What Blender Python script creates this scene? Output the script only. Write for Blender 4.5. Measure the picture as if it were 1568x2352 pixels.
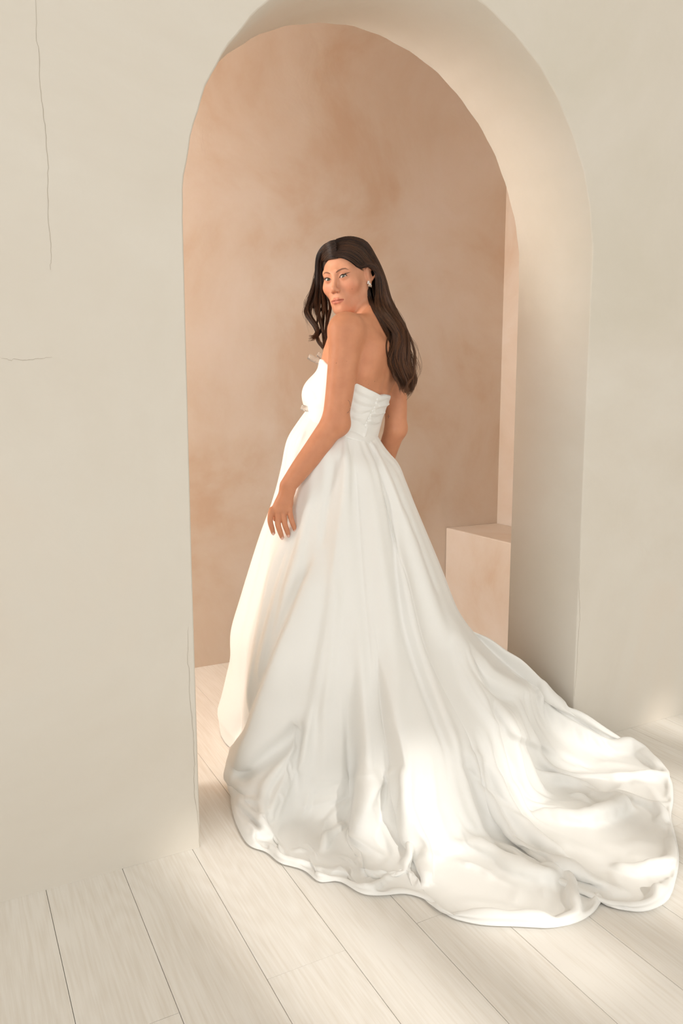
import bpy, bmesh, math, random
import numpy as np
from mathutils import Vector, Matrix
from mathutils.bvhtree import BVHTree
for o in list(bpy.data.objects): bpy.data.objects.remove(o)
S = bpy.context.scene; COL = S.collection
RNG = np.random.default_rng(7); random.seed(7)

EXPO, WPOW, SPOW, LCOL, APOW, SUNP, SUND = .08, (46, 24, 44), 56, (1.0, .99, .985), 66, 1.6, (-.15, 1., -.88)
HPX0, HPX1 = 797.1, 642.5

# ================================================================ camera
FPX, CX, CY, CAMH = 1735., 784., 1176., 1.2
PITCH = math.atan(240/FPX); YAW = math.atan(924*math.cos(PITCH)/FPX)
FW = np.array([math.sin(YAW)*math.cos(PITCH), math.cos(YAW)*math.cos(PITCH), -math.sin(PITCH)])
RT = np.array([math.cos(YAW), -math.sin(YAW), 0.]); UPV = np.cross(RT, FW)
CAM = np.array([0, 0, CAMH])
cam = bpy.data.cameras.new('camera'); camo = bpy.data.objects.new('camera', cam); COL.objects.link(camo)
camo.matrix_world = Matrix(((RT[0], UPV[0], -FW[0], 0), (RT[1], UPV[1], -FW[1], 0), (RT[2], UPV[2], -FW[2], CAMH), (0, 0, 0, 1)))
cam.sensor_fit = 'VERTICAL'; cam.sensor_height = 36; cam.lens = FPX/2352*36; cam.clip_start = .05
S.camera = camo
def ray(x, y): return FW+RT*((x-CX)/FPX)+UPV*((CY-y)/FPX)
def at(x, y, d): return CAM+ray(x, y)*d                      # point at depth d seen at photo position x, y
def on_floor(x, y, z=0): r = ray(x, y); return CAM+r*((z-CAMH)/r[2])
def proj(p):
    d = np.asarray(p)-CAM; z = d@FW
    return CX+FPX*(d@RT)/z, CY-FPX*(d@UPV)/z, z

# ================================================================ world, lights, exposure
w = bpy.data.worlds.new('sky'); S.world = w; w.use_nodes = True
bgn = w.node_tree.nodes['Background']; bgn.inputs[0].default_value = (.80, .90, 1, 1); bgn.inputs[1].default_value = .8
S.view_settings.view_transform = 'Standard'; S.view_settings.look = 'None'; S.view_settings.gamma = 1
S.view_settings.use_curve_mapping = False; S.view_settings.exposure = EXPO
def area(name, loc, rot, sx, sy, power, col):
    l = bpy.data.lights.new(name, 'AREA'); l.shape = 'RECTANGLE'; l.size = sx; l.size_y = sy; l.energy = power; l.color = col
    o = bpy.data.objects.new(name, l); COL.objects.link(o); o.location = loc; o.rotation_euler = rot; return o
YB = -2.9                                                     # wall with the windows, behind the camera
WIN = [(1.15, 2.75, .35, 4.3), (-2.3, -.5, .35, 4.3), (3.0, 4.1, .35, 4.3)]     # x0, x1, sill, head of the tall windows; the last two are added for ambient light
for (a_, b_, z0_, z1_), pw in zip(WIN, WPOW):
    area('window_and_fill_light', ((a_+b_)/2, YB-.12, (z0_+z1_)/2), (math.radians(90), 0, 0), b_-a_, z1_-z0_, pw, LCOL)
area('window_and_fill_light', (-3.08, -1.0, 1.9), (math.radians(90), 0, math.radians(-90)), 1.8, 2.6, SPOW, LCOL)   # added fill for the right jamb, from an opening in the left wall
area('window_and_fill_light', (-1.79, 2.78, 2.10), (math.radians(90), 0, math.radians(-90)), .90, 1.7, APOW, (1.0, .965, .92))   # added fill that brightens the alcove, from an opening at its far left
sun = bpy.data.lights.new('sun', 'SUN'); sun.energy = SUNP; sun.angle = math.radians(1.6); sun.color = (1, .97, .92)
suno = bpy.data.objects.new('sun', sun); COL.objects.link(suno)
SD = Vector(SUND).normalized()
suno.rotation_euler = SD.to_track_quat('-Z', 'Y').to_euler(); suno.location = (0, -6, 5); CEIL = 4.6

# ================================================================ materials
def nd(nt, t, **kw):
    n = nt.nodes.new(t)
    for k, v in kw.items(): setattr(n, k, v)
    return n
def principled(name, col=(.8, .8, .8), rough=.5, **kw):
    m = bpy.data.materials.new(name); m.use_nodes = True
    b = m.node_tree.nodes['Principled BSDF']; b.inputs['Base Color'].default_value = (*col, 1); b.inputs['Roughness'].default_value = rough
    for k, v in kw.items(): b.inputs[k].default_value = v
    return m, b
def lin(r, g, b): return tuple(((c/255)/12.92 if c/255 <= .04045 else ((c/255+.055)/1.055)**2.4) for c in (r, g, b))
def noise_mix(m, b, cols, scale, detail=6, rough=.6, sx=(1, 1, 1), dist=.6):
    """cloudy plaster colour: ramp over layered noise"""
    nt = m.node_tree; tc = nd(nt, 'ShaderNodeNewGeometry'); mp = nd(nt, 'ShaderNodeMapping'); mp.inputs['Scale'].default_value = sx
    nt.links.new(tc.outputs['Position'], mp.inputs['Vector'])
    n1 = nd(nt, 'ShaderNodeTexNoise'); n1.inputs['Scale'].default_value = scale; n1.inputs['Detail'].default_value = detail; n1.inputs['Roughness'].default_value = rough; n1.inputs['Distortion'].default_value = dist
    nt.links.new(mp.outputs[0], n1.inputs['Vector'])
    r = nd(nt, 'ShaderNodeValToRGB'); e = r.color_ramp.elements
    e[0].position = cols[0][0]; e[0].color = (*cols[0][1], 1); e[1].position = cols[-1][0]; e[1].color = (*cols[-1][1], 1)
    for p, c in cols[1:-1]: q = e.new(p); q.color = (*c, 1)
    nt.links.new(n1.outputs['Fac'], r.inputs[0]); nt.links.new(r.outputs[0], b.inputs['Base Color'])
    n2 = nd(nt, 'ShaderNodeTexNoise'); n2.inputs['Scale'].default_value = 45; n2.inputs['Detail'].default_value = 4
    n3 = nd(nt, 'ShaderNodeTexNoise'); n3.inputs['Scale'].default_value = 5; n3.inputs['Detail'].default_value = 3; n3.inputs['Distortion'].default_value = 1.5
    nt.links.new(mp.outputs[0], n2.inputs['Vector']); nt.links.new(mp.outputs[0], n3.inputs['Vector'])
    ad = nd(nt, 'ShaderNodeMath', operation='MULTIPLY_ADD'); ad.inputs[1].default_value = .12
    nt.links.new(n2.outputs['Fac'], ad.inputs[0]); nt.links.new(n3.outputs['Fac'], ad.inputs[2])
    bp = nd(nt, 'ShaderNodeBump'); bp.inputs['Strength'].default_value = .25; bp.inputs['Distance'].default_value = .008
    nt.links.new(ad.outputs[0], bp.inputs['Height']); nt.links.new(bp.outputs[0], b.inputs['Normal'])
M_CREAM, b_ = principled('cream_plaster', rough=.75)
noise_mix(M_CREAM, b_, [(.30, lin(214, 206, 191)), (.45, lin(219, 211, 198)), (.55, lin(222, 215, 203)), (.72, lin(223, 211, 196))], .9)
M_BROWN, b_ = principled('rose_brown_plaster', rough=.7)
noise_mix(M_BROWN, b_, [(.36, lin(218, 193, 170)), (.46, lin(224, 206, 188)), (.55, lin(228, 213, 198)), (.66, lin(231, 218, 206))], 1.5, dist=.4)
M_WHITE, _ = principled('white_paint', lin(238, 234, 226), .8)
M_SEAM, _ = principled('hairline_crack', lin(182, 172, 155), .9)
M_JOINT, _ = principled('floor_joint', lin(120, 104, 84), .9)

# ================================================================ mesh helpers
def mesh_obj(name, v, f, mat=None, parent=None, smooth=True, kind=None):
    me = bpy.data.meshes.new(name); v = np.asarray(v, np.float32)
    if isinstance(f, np.ndarray):
        n, k = f.shape
        me.vertices.add(len(v)); me.vertices.foreach_set('co', v.ravel())
        me.loops.add(n*k); me.loops.foreach_set('vertex_index', f.astype(np.int32).ravel())
        me.polygons.add(n); me.polygons.foreach_set('loop_start', np.arange(0, n*k, k, dtype=np.int32))
        try: me.polygons.foreach_set('loop_total', np.full(n, k, np.int32))
        except Exception: pass
        me.update(calc_edges=True); me.validate()
    else:
        me.from_pydata([tuple(map(float, p)) for p in v], [], f); me.update()
    if smooth: me.polygons.foreach_set('use_smooth', np.ones(len(me.polygons), bool))
    if mat: me.materials.append(mat)
    o = bpy.data.objects.new(name, me); COL.objects.link(o)
    if parent: o.parent = parent
    if kind: o['kind'] = kind
    return o
def box(name, lo, hi, mat, parent=None, kind=None, bevel=0, inst=None):
    bm = bmesh.new(); bmesh.ops.create_cube(bm, size=1)
    lo = np.array(lo); hi = np.array(hi)
    for q in bm.verts: q.co = Vector(((lo+hi)/2+np.array(q.co)*(hi-lo)).tolist())
    if bevel: bmesh.ops.bevel(bm, geom=bm.edges[:]+bm.verts[:], offset=bevel, segments=2, affect='EDGES', profile=.5)
    me = bpy.data.meshes.new(name); bm.to_mesh(me); bm.free(); me.materials.append(mat)
    o = bpy.data.objects.new(name, me); COL.objects.link(o)
    if parent: o.parent = parent
    if kind: o['kind'] = kind
    return o
def tube(pts, rad, sides=8, cap=True):
    pts = np.asarray(pts, float); n = len(pts); rad = np.broadcast_to(rad, (n,))
    t = np.gradient(pts, axis=0); t /= np.linalg.norm(t, axis=1)[:, None]+1e-12
    a = np.cross(t[0], (0, 0, 1.)); a = a if np.linalg.norm(a) > .1 else np.cross(t[0], (1., 0, 0)); a /= np.linalg.norm(a)
    vs = []
    for i in range(n):
        a = a-t[i]*(a@t[i]); a /= np.linalg.norm(a); b = np.cross(t[i], a)
        for k in range(sides):
            q = 2*math.pi*k/sides; vs.append(pts[i]+rad[i]*(a*math.cos(q)+b*math.sin(q)))
    fs = [(i*sides+k, i*sides+(k+1) % sides, (i+1)*sides+(k+1) % sides, (i+1)*sides+k) for i in range(n-1) for k in range(sides)]
    if cap: fs += [tuple(range(sides))[::-1], tuple((n-1)*sides+k for k in range(sides))]
    return vs, fs
def join(parts):
    V_, F_ = [], []
    for v, f in parts:
        o = len(V_); V_ += list(v); F_ += [tuple(i+o for i in q) for q in f]
    return V_, F_
def empty(name, loc, **props):
    o = bpy.data.objects.new(name, None); COL.objects.link(o); o.location = loc; o.empty_display_size = .1
    for k, v in props.items(): o[k] = v
    return o
def spline(pts, n):
    """Catmull-Rom through pts, n samples evenly in parameter (any dimension)"""
    p = np.asarray(pts, float); m = len(p); p = np.vstack([2*p[0]-p[1], p, 2*p[-1]-p[-2]])
    u = np.linspace(0, m-1, n); i = np.minimum(u.astype(int), m-2); t = (u-i)[:, None]
    a, b, c, d = p[i], p[i+1], p[i+2], p[i+3]
    return .5*((2*b)+(c-a)*t+(2*a-5*b+4*c-d)*t*t+(3*b-3*c+d-a)*t**3)

# ================================================================ the room
YW, YT, YN = 1.893, 2.255, 3.31          # front wall face, its back face, back wall of the alcove
AX0, AX1, ACX, AR, AZ, AB = .560, 1.932, 1.246, .686, 1.665, .722
def arch_outline(n=72):
    o = [(AX0, 0.), (AX0, .8), (AX0, AZ)]
    o += [(ACX-AR*math.cos(t), AZ+AB*math.sin(t)) for t in np.linspace(0, math.pi, n)[1:-1]]
    return o+[(AX1, AZ), (AX1, .8), (AX1, 0.)]
def front_wall():
    ol = arch_outline(); n = len(ol); X0, X1, Z1 = -3., 4.2, CEIL
    # outer ring matched to the outline so each quad runs outwards
    outer = []
    for i, (x, z) in enumerate(ol):
        if i < 3: outer.append((X0, z if i < 2 else AZ))
        elif i > n-4: outer.append((X1, z if i > n-3 else AZ))
        else:
            t = math.pi*(i-2)/(n-5); k = t/math.pi
            if k < .25: outer.append((X0, AZ+(Z1-AZ)*k/.25))
            elif k < .75: outer.append((X0+(X1-X0)*(k-.25)/.5, Z1))
            else: outer.append((X1, Z1-(Z1-AZ)*(k-.75)/.25))
    wob = lambda i, s: .0016*math.sin(i*1.7+s)+.0012*math.sin(i*.61+s*2)
    v = []; c = .004
    for i, (x, z) in enumerate(ol):
        dx, dz = (x-ACX, max(z-AZ, 0)); L = math.hypot(dx, dz); dx, dz = dx/L, dz/L
        w_ = wob(i, 0); w2 = wob(i, 2)
        v += [(outer[i][0], YW, outer[i][1]), (x+dx*(c+w_), YW, z+dz*(c+w_)), (x+dx*w_, YW+c, z+dz*w_), (x+dx*w2, YT-c, z+dz*w2), (x+dx*(c+w2), YT, z+dz*(c+w2)), (outer[i][0], YT, outer[i][1])]
    f = []
    for i in range(n-1):
        for k in range(5): f.append((i*6+k, i*6+k+1, (i+1)*6+k+1, (i+1)*6+k))
    return v, f
fwv, fwf = front_wall()
fw_o = mesh_obj('wall_front', fwv, fwf, M_CREAM, kind='structure', smooth=False)
fw_o.data.materials.append(M_BROWN)
for p in fw_o.data.polygons:
    if p.index % 5 == 4: p.material_index = 1
    p.use_smooth = (p.index % 5 in (1, 2, 3))
def wall_box(name, lo, hi, mat): return box(name, lo, hi, mat, kind='structure')
wall_box('wall_alcove_back', (-1.8, YN, 0), (2.95, YN+.12, CEIL), M_BROWN)
wall_box('wall_alcove_right', (2.735, YT, 0), (2.86, YN, CEIL), M_BROWN)
for lo_, hi_ in (((-1.8, YT, 0), (-1.68, 2.33, CEIL)), ((-1.8, 3.23, 0), (-1.68, YN, CEIL)), ((-1.8, 2.33, 0), (-1.68, 3.23, 1.25)), ((-1.8, 2.33, 2.95), (-1.68, 3.23, CEIL))):
    wall_box('wall_alcove_left', lo_, hi_, M_BROWN)
for lo_, hi_ in (((-3.1, YB, 0), (-3., -1.9, CEIL)), ((-3.1, -.1, 0), (-3., YW, CEIL)), ((-3.1, -1.9, 0), (-3., -.1, .6)), ((-3.1, -1.9, 3.2), (-3., -.1, CEIL))):
    wall_box('wall_left', lo_, hi_, M_WHITE)
wall_box('wall_right', (4.2, YB, 0), (4.3, YW, CEIL), M_WHITE)
wall_box('ceiling', (-3.1, YB-.2, CEIL), (4.3, YN+.12, CEIL+.1), M_WHITE)
wall_box('ceiling_alcove', (-1.68, YT, 3.15), (2.735, YN, 3.25), M_BROWN)
# window wall behind the camera: piers, sills and lintels round the main tall window and two added ones
def window_wall():
    parts = []; y0, y1 = YB-.05, YB+.15; ws = sorted(WIN)
    rects = []; x = -3.1
    for a, b, z0, z1 in ws: rects += [(x, a, 0, CEIL), (a, b, 0, z0), (a, b, z1, CEIL)]; x = b
    rects.append((x, 4.3, 0, CEIL))
    for a, b, lo, hi in rects:
        v = [(x, y, z) for x in (a, b) for y in (y0, y1) for z in (lo, hi)]
        parts.append((v, [(0, 1, 3, 2), (4, 6, 7, 5), (0, 4, 5, 1), (2, 3, 7, 6), (0, 2, 6, 4), (1, 5, 7, 3)]))
    return join(parts)
mesh_obj('wall_window', *window_wall(), M_WHITE, kind='structure', smooth=False)
for i, (a, b, z0, z1) in enumerate(WIN):
    wo = empty('window_%d' % (i+1), (0, 0, 0), kind='structure')
    for k in range(1, 4): m = a+(b-a)*k/4; box('mullion', (m-.085, YB+.02, z0), (m+.085, YB+.09, z1), M_WHITE, wo)
    for z in (z0+.95, z0+1.95, z0+2.95): box('transom', (a, YB+.02, z-.02), (b, YB+.08, z+.02), M_WHITE, wo)
# ---------------- plaster cracks on the front wall
def crack(name, pts, wd, n=60, jit=.0012):
    p = spline([(x, z) for x, z in pts], n); r = np.random.default_rng(3)
    j = np.cumsum(r.normal(0, jit, n)); j -= np.linspace(j[0], j[-1], n)
    d = np.gradient(p, axis=0); d /= np.linalg.norm(d, axis=1)[:, None]; nn = np.stack([-d[:, 1], d[:, 0]], 1)
    p = p+nn*j[:, None]; v = []
    for i in range(n):
        ww = wd*(.6+.5*r.random())*(1-.6*abs(2*i/n-1)**3)
        for s in (-1, 1): q = p[i]+nn[i]*ww*s; v.append((q[0], YW-.0006, q[1]))
    f = [(2*i, 2*i+1, 2*i+3, 2*i+2) for i in range(n-1)]
    return mesh_obj(name, v, f, M_SEAM, fw_o, smooth=False)
def onw(x, y): r = ray(x, y); q = CAM+r*(YW/r[1]); return (q[0], q[2])
crack('crack', [onw(83, -20), onw(93, 120), onw(100, 230), onw(105, 320), onw(111, 440), onw(115, 560), onw(116, 620)], .0005)
crack('crack', [onw(0, 820), onw(50, 821), onw(120, 820)], .0005, 30)
crack('crack', [onw(433, 1440), onw(438, 1560), onw(443, 1660), onw(445, 1760), onw(450, 1850), onw(459, 1945)], .0005)
crack('crack', [onw(1334, 1230), onw(1331, 1350), onw(1329, 1450), onw(1318, 1600)], .0005)
# ---------------- plaster ledge in the corner of the alcove
ledge = box('plaster_ledge', (2.385, YT+.001, 0), (2.734, YN-.001, .556), M_BROWN, bevel=.006)
ledge['label'] = 'low rose-brown plaster ledge built into the right corner of the alcove'; ledge['category'] = 'ledge'
# ---------------- floor
floor_o = box('floor', (-3.1, YB-.2, -.06), (4.3, YN+.12, -.0065), M_JOINT, kind='structure')
def plank_mat():
    m, b = principled('limed_oak', rough=.5); nt = m.node_tree
    geo = nd(nt, 'ShaderNodeNewGeometry'); oi = nd(nt, 'ShaderNodeObjectInfo')
    off = nd(nt, 'ShaderNodeVectorMath', operation='MULTIPLY_ADD')
    cb = nd(nt, 'ShaderNodeCombineXYZ'); nt.links.new(oi.outputs['Random'], cb.inputs[0]); nt.links.new(oi.outputs['Random'], cb.inputs[1])
    nt.links.new(cb.outputs[0], off.inputs[0]); off.inputs[1].default_value = (31, 17, 0); nt.links.new(geo.outputs['Position'], off.inputs[2])
    mp = nd(nt, 'ShaderNodeMapping'); mp.inputs['Scale'].default_value = (1, .16, 1); nt.links.new(off.outputs[0], mp.inputs['Vector'])
    n0 = nd(nt, 'ShaderNodeTexNoise'); n0.inputs['Scale'].default_value = 4.0; n0.inputs['Detail'].default_value = 2; nt.links.new(mp.outputs[0], n0.inputs['Vector'])
    # rings: sine of noise height gives cathedral grain
    mu = nd(nt, 'ShaderNodeMath', operation='MULTIPLY'); mu.inputs[1].default_value = 160; nt.links.new(n0.outputs['Fac'], mu.inputs[0])
    si = nd(nt, 'ShaderNodeMath', operation='SINE'); nt.links.new(mu.outputs[0], si.inputs[0])
    mp2 = nd(nt, 'ShaderNodeMapping'); mp2.inputs['Scale'].default_value = (1, .04, 1); nt.links.new(off.outputs[0], mp2.inputs['Vector'])
    n1 = nd(nt, 'ShaderNodeTexNoise'); n1.inputs['Scale'].default_value = 170; n1.inputs['Detail'].default_value = 3; nt.links.new(mp2.outputs[0], n1.inputs['Vector'])
    n2 = nd(nt, 'ShaderNodeTexNoise'); n2.inputs['Scale'].default_value = 5; n2.inputs['Detail'].default_value = 3; nt.links.new(mp.outputs[0], n2.inputs['Vector'])
    a = nd(nt, 'ShaderNodeMath', operation='MULTIPLY_ADD'); nt.links.new(si.outputs[0], a.inputs[0]); a.inputs[1].default_value = .06; nt.links.new(n1.outputs['Fac'], a.inputs[2])
    a2 = nd(nt, 'ShaderNodeMath', operation='MULTIPLY_ADD'); nt.links.new(n2.outputs['Fac'], a2.inputs[0]); a2.inputs[1].default_value = .6; nt.links.new(a.outputs[0], a2.inputs[2])
    a3 = nd(nt, 'ShaderNodeMath', operation='MULTIPLY_ADD'); nt.links.new(oi.outputs['Random'], a3.inputs[0]); a3.inputs[1].default_value = .10; nt.links.new(a2.outputs[0], a3.inputs[2])
    r = nd(nt, 'ShaderNodeValToRGB'); e = r.color_ramp.elements; e[0].position = .35; e[0].color = (*lin(225, 216, 203), 1); e[1].position = 1.0; e[1].color = (*lin(241, 236, 228), 1)
    nt.links.new(a3.outputs[0], r.inputs[0]); nt.links.new(r.outputs[0], b.inputs['Base Color'])
    bp = nd(nt, 'ShaderNodeBump'); bp.inputs['Strength'].default_value = .12; bp.inputs['Distance'].default_value = .002
    nt.links.new(a.outputs[0], bp.inputs['Height']); nt.links.new(bp.outputs[0], b.inputs['Normal'])
    return m
M_PLANK = plank_mat()
PW, PL, PX0 = .1885, 1.38, .1600
def planks():
    g = .0011; bars = {}
    ylo, yhi = YB, YN+.1
    for k in range(-17, 22):
        x0 = PX0+PW*k
        ph = 1.355 if k % 2 == 0 else 1.355+PL*.5
        y = ph-PL*math.ceil((ph-ylo)/PL)
        while y < yhi:
            a, b = max(y, ylo), min(y+PL, yhi); y += PL
            if b-a < .02: continue
            L = round(b-a, 3)
            if L not in bars:
                bm = bmesh.new(); bmesh.ops.create_cube(bm, size=1)
                for q in bm.verts: q.co = Vector((q.co.x*(PW-g), q.co.y*(L-g), q.co.z*.012-.006))
                ed = [e for e in bm.edges if all(v.co.z > -.001 for v in e.verts) and abs(e.verts[0].co.x-e.verts[1].co.x) < 1e-6]
                bmesh.ops.bevel(bm, geom=ed, offset=.0008, segments=1, affect='EDGES')
                me = bpy.data.meshes.new('plank'); bm.to_mesh(me); bm.free(); me.materials.append(M_PLANK); bars[L] = me
            o = bpy.data.objects.new('plank', bars[L]); COL.objects.link(o); o.parent = floor_o
            o.location = (x0+PW/2, (a+b)/2, random.uniform(-.0003, 0))
planks()

# ---------------------------------------------------------------- SDF body (one continuous surface)
class Prim:
    __slots__ = ('fn', 'c', 'r', 'k', 'op')
    def __init__(s, fn, c, r, k, op): s.fn, s.c, s.r, s.k, s.op = fn, np.asarray(c, float), r, k, op
PR = []
def V(*a): return np.array(a, float)
def rc(a, b, r1, r2, k=.01, op='u', sc=None):
    a = np.asarray(a, float); b = np.asarray(b, float); ba = b-a; L = max(ba@ba, 1e-12)
    def fn(p):
        q = p-a; t = np.clip(q@ba/L, 0, 1)
        d = q-t[:, None]*ba
        return np.sqrt((d*d).sum(1))-(r1+(r2-r1)*t)
    PR.append(Prim(fn, (a+b)/2, np.sqrt(L)/2+max(r1, r2), k, op))
def sp(c, r, k=.01, op='u'): rc(c, np.asarray(c)+V(0, 0, 1e-5), r, r, k, op)
def el(c, rad, R=None, k=.01, op='u'):
    c = np.asarray(c, float); rad = np.asarray(rad, float); R = np.eye(3) if R is None else R
    def fn(p):
        q = (p-c)@R
        k0 = np.sqrt(((q/rad)**2).sum(1)); k1 = np.sqrt(((q/rad**2)**2).sum(1))+1e-9
        return k0*(k0-1)/k1
    PR.append(Prim(fn, c, rad.max(), k, op))
def gen(fn, c, r, k=.01, op='u'): PR.append(Prim(fn, c, r, k, op))
def chain(pts, rads, k=.01, op='u', sub=3):
    """one smooth tapering limb through the points"""
    pts = np.array(pts, float); rads = np.array(rads, float)
    q = spline(np.column_stack([pts, rads]), (len(pts)-1)*sub+1) if len(pts) > 2 else np.column_stack([pts, rads])
    P_, R_ = q[:, :3], q[:, 3]
    def fn(p):
        best = np.full(len(p), 9.)
        for i in range(len(P_)-1):
            ba = P_[i+1]-P_[i]; L = max(ba@ba, 1e-12); d = p-P_[i]; t = np.clip(d@ba/L, 0, 1); d = d-t[:, None]*ba
            best = np.minimum(best, np.sqrt((d*d).sum(1))-(R_[i]+(R_[i+1]-R_[i])*t))
        return best
    c = (P_.min(0)+P_.max(0))/2; PR.append(Prim(fn, c, (np.linalg.norm(P_-c, axis=1)+R_).max(), k, op))
def smin(a, b, k):
    h = np.maximum(k-np.abs(a-b), 0)/k
    return np.minimum(a, b)-h*h*k*.25
def smax(a, b, k):
    h = np.maximum(k-np.abs(a-b), 0)/k
    return np.maximum(a, b)+h*h*k*.25
def evalp(p, prims):
    d = np.full(len(p), 1.0)
    for q in prims:
        v = q.fn(p)
        d = smin(d, v, q.k) if q.op == 'u' else smax(d, -v, q.k)
    return d
def axis(lo, hi, base, fine):
    """coordinate list whose spacing drops to the given step inside each fine range"""
    xs = [lo]
    while xs[-1] < hi:
        x = xs[-1]; s = base
        for a, b, f in fine:
            if a <= x <= b: s = min(s, f)
            else:
                dd = min(abs(x-a), abs(x-b)); s = min(s, f+dd*.25)
        xs.append(x+s)
    n = (-(len(xs)-1)) % 12
    for _ in range(n): xs.append(xs[-1]+base)
    return np.array(xs)
def surface(prims, X, Y, Z, B=12):
    nx, ny, nz = len(X), len(Y), len(Z)
    cc = np.array([q.c for q in prims]); rr = np.array([q.r for q in prims]); kk = np.array([q.k for q in prims])
    isu = np.array([q.op == 'u' for q in prims])
    D = np.full((nx, ny, nz), 1.0, np.float32)
    for i in range(0, nx-1, B):
        for j in range(0, ny-1, B):
            bx = X[i:i+B+1]; by = Y[j:j+B+1]
            for k in range(0, nz-1, B):
                bz = Z[k:k+B+1]
                c = np.array([(bx[0]+bx[-1])/2, (by[0]+by[-1])/2, (bz[0]+bz[-1])/2])
                br = .5*np.sqrt((bx[-1]-bx[0])**2+(by[-1]-by[0])**2+(bz[-1]-bz[0])**2)
                near = np.sqrt(((cc-c)**2).sum(1))-rr < br+kk*1.2
                if not (near & isu).any(): continue
                sel = [prims[m] for m in np.nonzero(near)[0]]
                d0 = evalp(c[None], sel)[0]
                if abs(d0) > br*2.2+.03:
                    if d0 < 0: D[i:i+B+1, j:j+B+1, k:k+B+1] = d0
                    continue
                g = np.stack(np.meshgrid(bx, by, bz, indexing='ij'), -1).reshape(-1, 3)
                D[i:i+B+1, j:j+B+1, k:k+B+1] = evalp(g, sel).reshape(len(bx), len(by), len(bz))
    neg = D < 0
    s = neg[:-1, :-1, :-1].astype(np.int8)
    for a in (0, 1):
        for b in (0, 1):
            for c in (0, 1):
                if a+b+c: s = s+neg[a:nx-1+a, b:ny-1+b, c:nz-1+c]
    act = (s > 0) & (s < 8)
    ci, cj, ck = np.nonzero(act)
    idx = np.full(act.shape, -1, np.int64); idx[ci, cj, ck] = np.arange(len(ci))
    acc = np.zeros((len(ci), 3)); cnt = np.zeros(len(ci))
    co = [(a, b, c) for a in (0, 1) for b in (0, 1) for c in (0, 1)]
    for u in range(8):
        for w in range(u+1, 8):
            A, Bc = co[u], co[w]
            if sum(abs(A[t]-Bc[t]) for t in range(3)) != 1: continue
            da = D[ci+A[0], cj+A[1], ck+A[2]]; db = D[ci+Bc[0], cj+Bc[1], ck+Bc[2]]
            m = (da < 0) != (db < 0)
            t = np.where(m, da/np.where(m, da-db, 1), 0)[:, None]
            pa = np.stack([X[ci+A[0]], Y[cj+A[1]], Z[ck+A[2]]], 1); pb = np.stack([X[ci+Bc[0]], Y[cj+Bc[1]], Z[ck+Bc[2]]], 1)
            acc += np.where(m[:, None], pa+(pb-pa)*t, 0); cnt += m
    v = acc/np.maximum(cnt, 1)[:, None]
    F = []
    for ax in range(3):
        a = [slice(1, -1)]*3; a[ax] = slice(0, None)
        lo = [slice(1, -1)]*3; hi = [slice(1, -1)]*3
        lo[ax] = slice(0, -1); hi[ax] = slice(1, None)
        n0 = neg[tuple(lo)]; n1 = neg[tuple(hi)]
        e = np.argwhere(n0 != n1)
        off = np.ones(3, int); off[ax] = 0
        g = e+off                                    # grid edge start
        o1, o2 = [t for t in range(3) if t != ax]
        def cell(d1, d2):
            q = g.copy(); q[:, o1] -= d1; q[:, o2] -= d2
            return idx[q[:, 0], q[:, 1], q[:, 2]]
        q = np.stack([cell(1, 1), cell(0, 1), cell(0, 0), cell(1, 0)], 1)
        inside = neg[g[:, 0], g[:, 1], g[:, 2]]
        flip = inside if ax != 1 else ~inside
        q[~flip] = q[~flip][:, ::-1]
        F.append(q[(q >= 0).all(1)])
    return v, np.concatenate(F)

# ---------------------------------------------------------------- the woman's body
HR = np.array([[-0.5531, -0.818, -0.1582], [0.8265, -0.5626, 0.0194], [-0.1049, -0.12, 0.9872]])
u_, s_, v_ = np.linalg.svd(HR); HR = u_@v_
HT = at(HPX0, HPX1, 2.585)
def H(x, y, z): return HT+HR@V(x, y, z)          # head frame: x her right, y forward, z up
LSH = at(794, 760, 2.375); RSH = at(893, 772, 2.66); NECK = at(858, 738, 2.525)
WAIST = at(786, 983, 2.56)
LD = (LSH-RSH)*V(1, 1, 0); LD /= np.linalg.norm(LD); BD = V(-LD[1], LD[0], 0); BD = BD if BD@RT > 0 else -BD
UP_ = at(846, 765, 2.53)-WAIST; UP_ /= np.linalg.norm(UP_)
TORSO = [  # centre, lateral half width, depth half width
    (at(783, 1055, 2.56), .150, .125), (at(785, 1020, 2.56), .140, .115), (at(786, 983, 2.56), .130, .105),
    (at(797, 938, 2.555), .132, .105), (at(812, 890, 2.55), .140, .108), (at(826, 830, 2.54), .148, .105),
    (at(838, 790, 2.535), .140, .092), (at(850, 760, 2.53), .10, .075)]
TW = np.array([(c-WAIST)@UP_ for c, a, b in TORSO]); TC = np.array([c for c, a, b in TORSO])
TA = np.array([a for c, a, b in TORSO]); TB = np.array([b for c, a, b in TORSO])
def tcen(w): return np.stack([np.interp(w, TW, TC[:, i]) for i in range(3)], -1)
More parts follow.
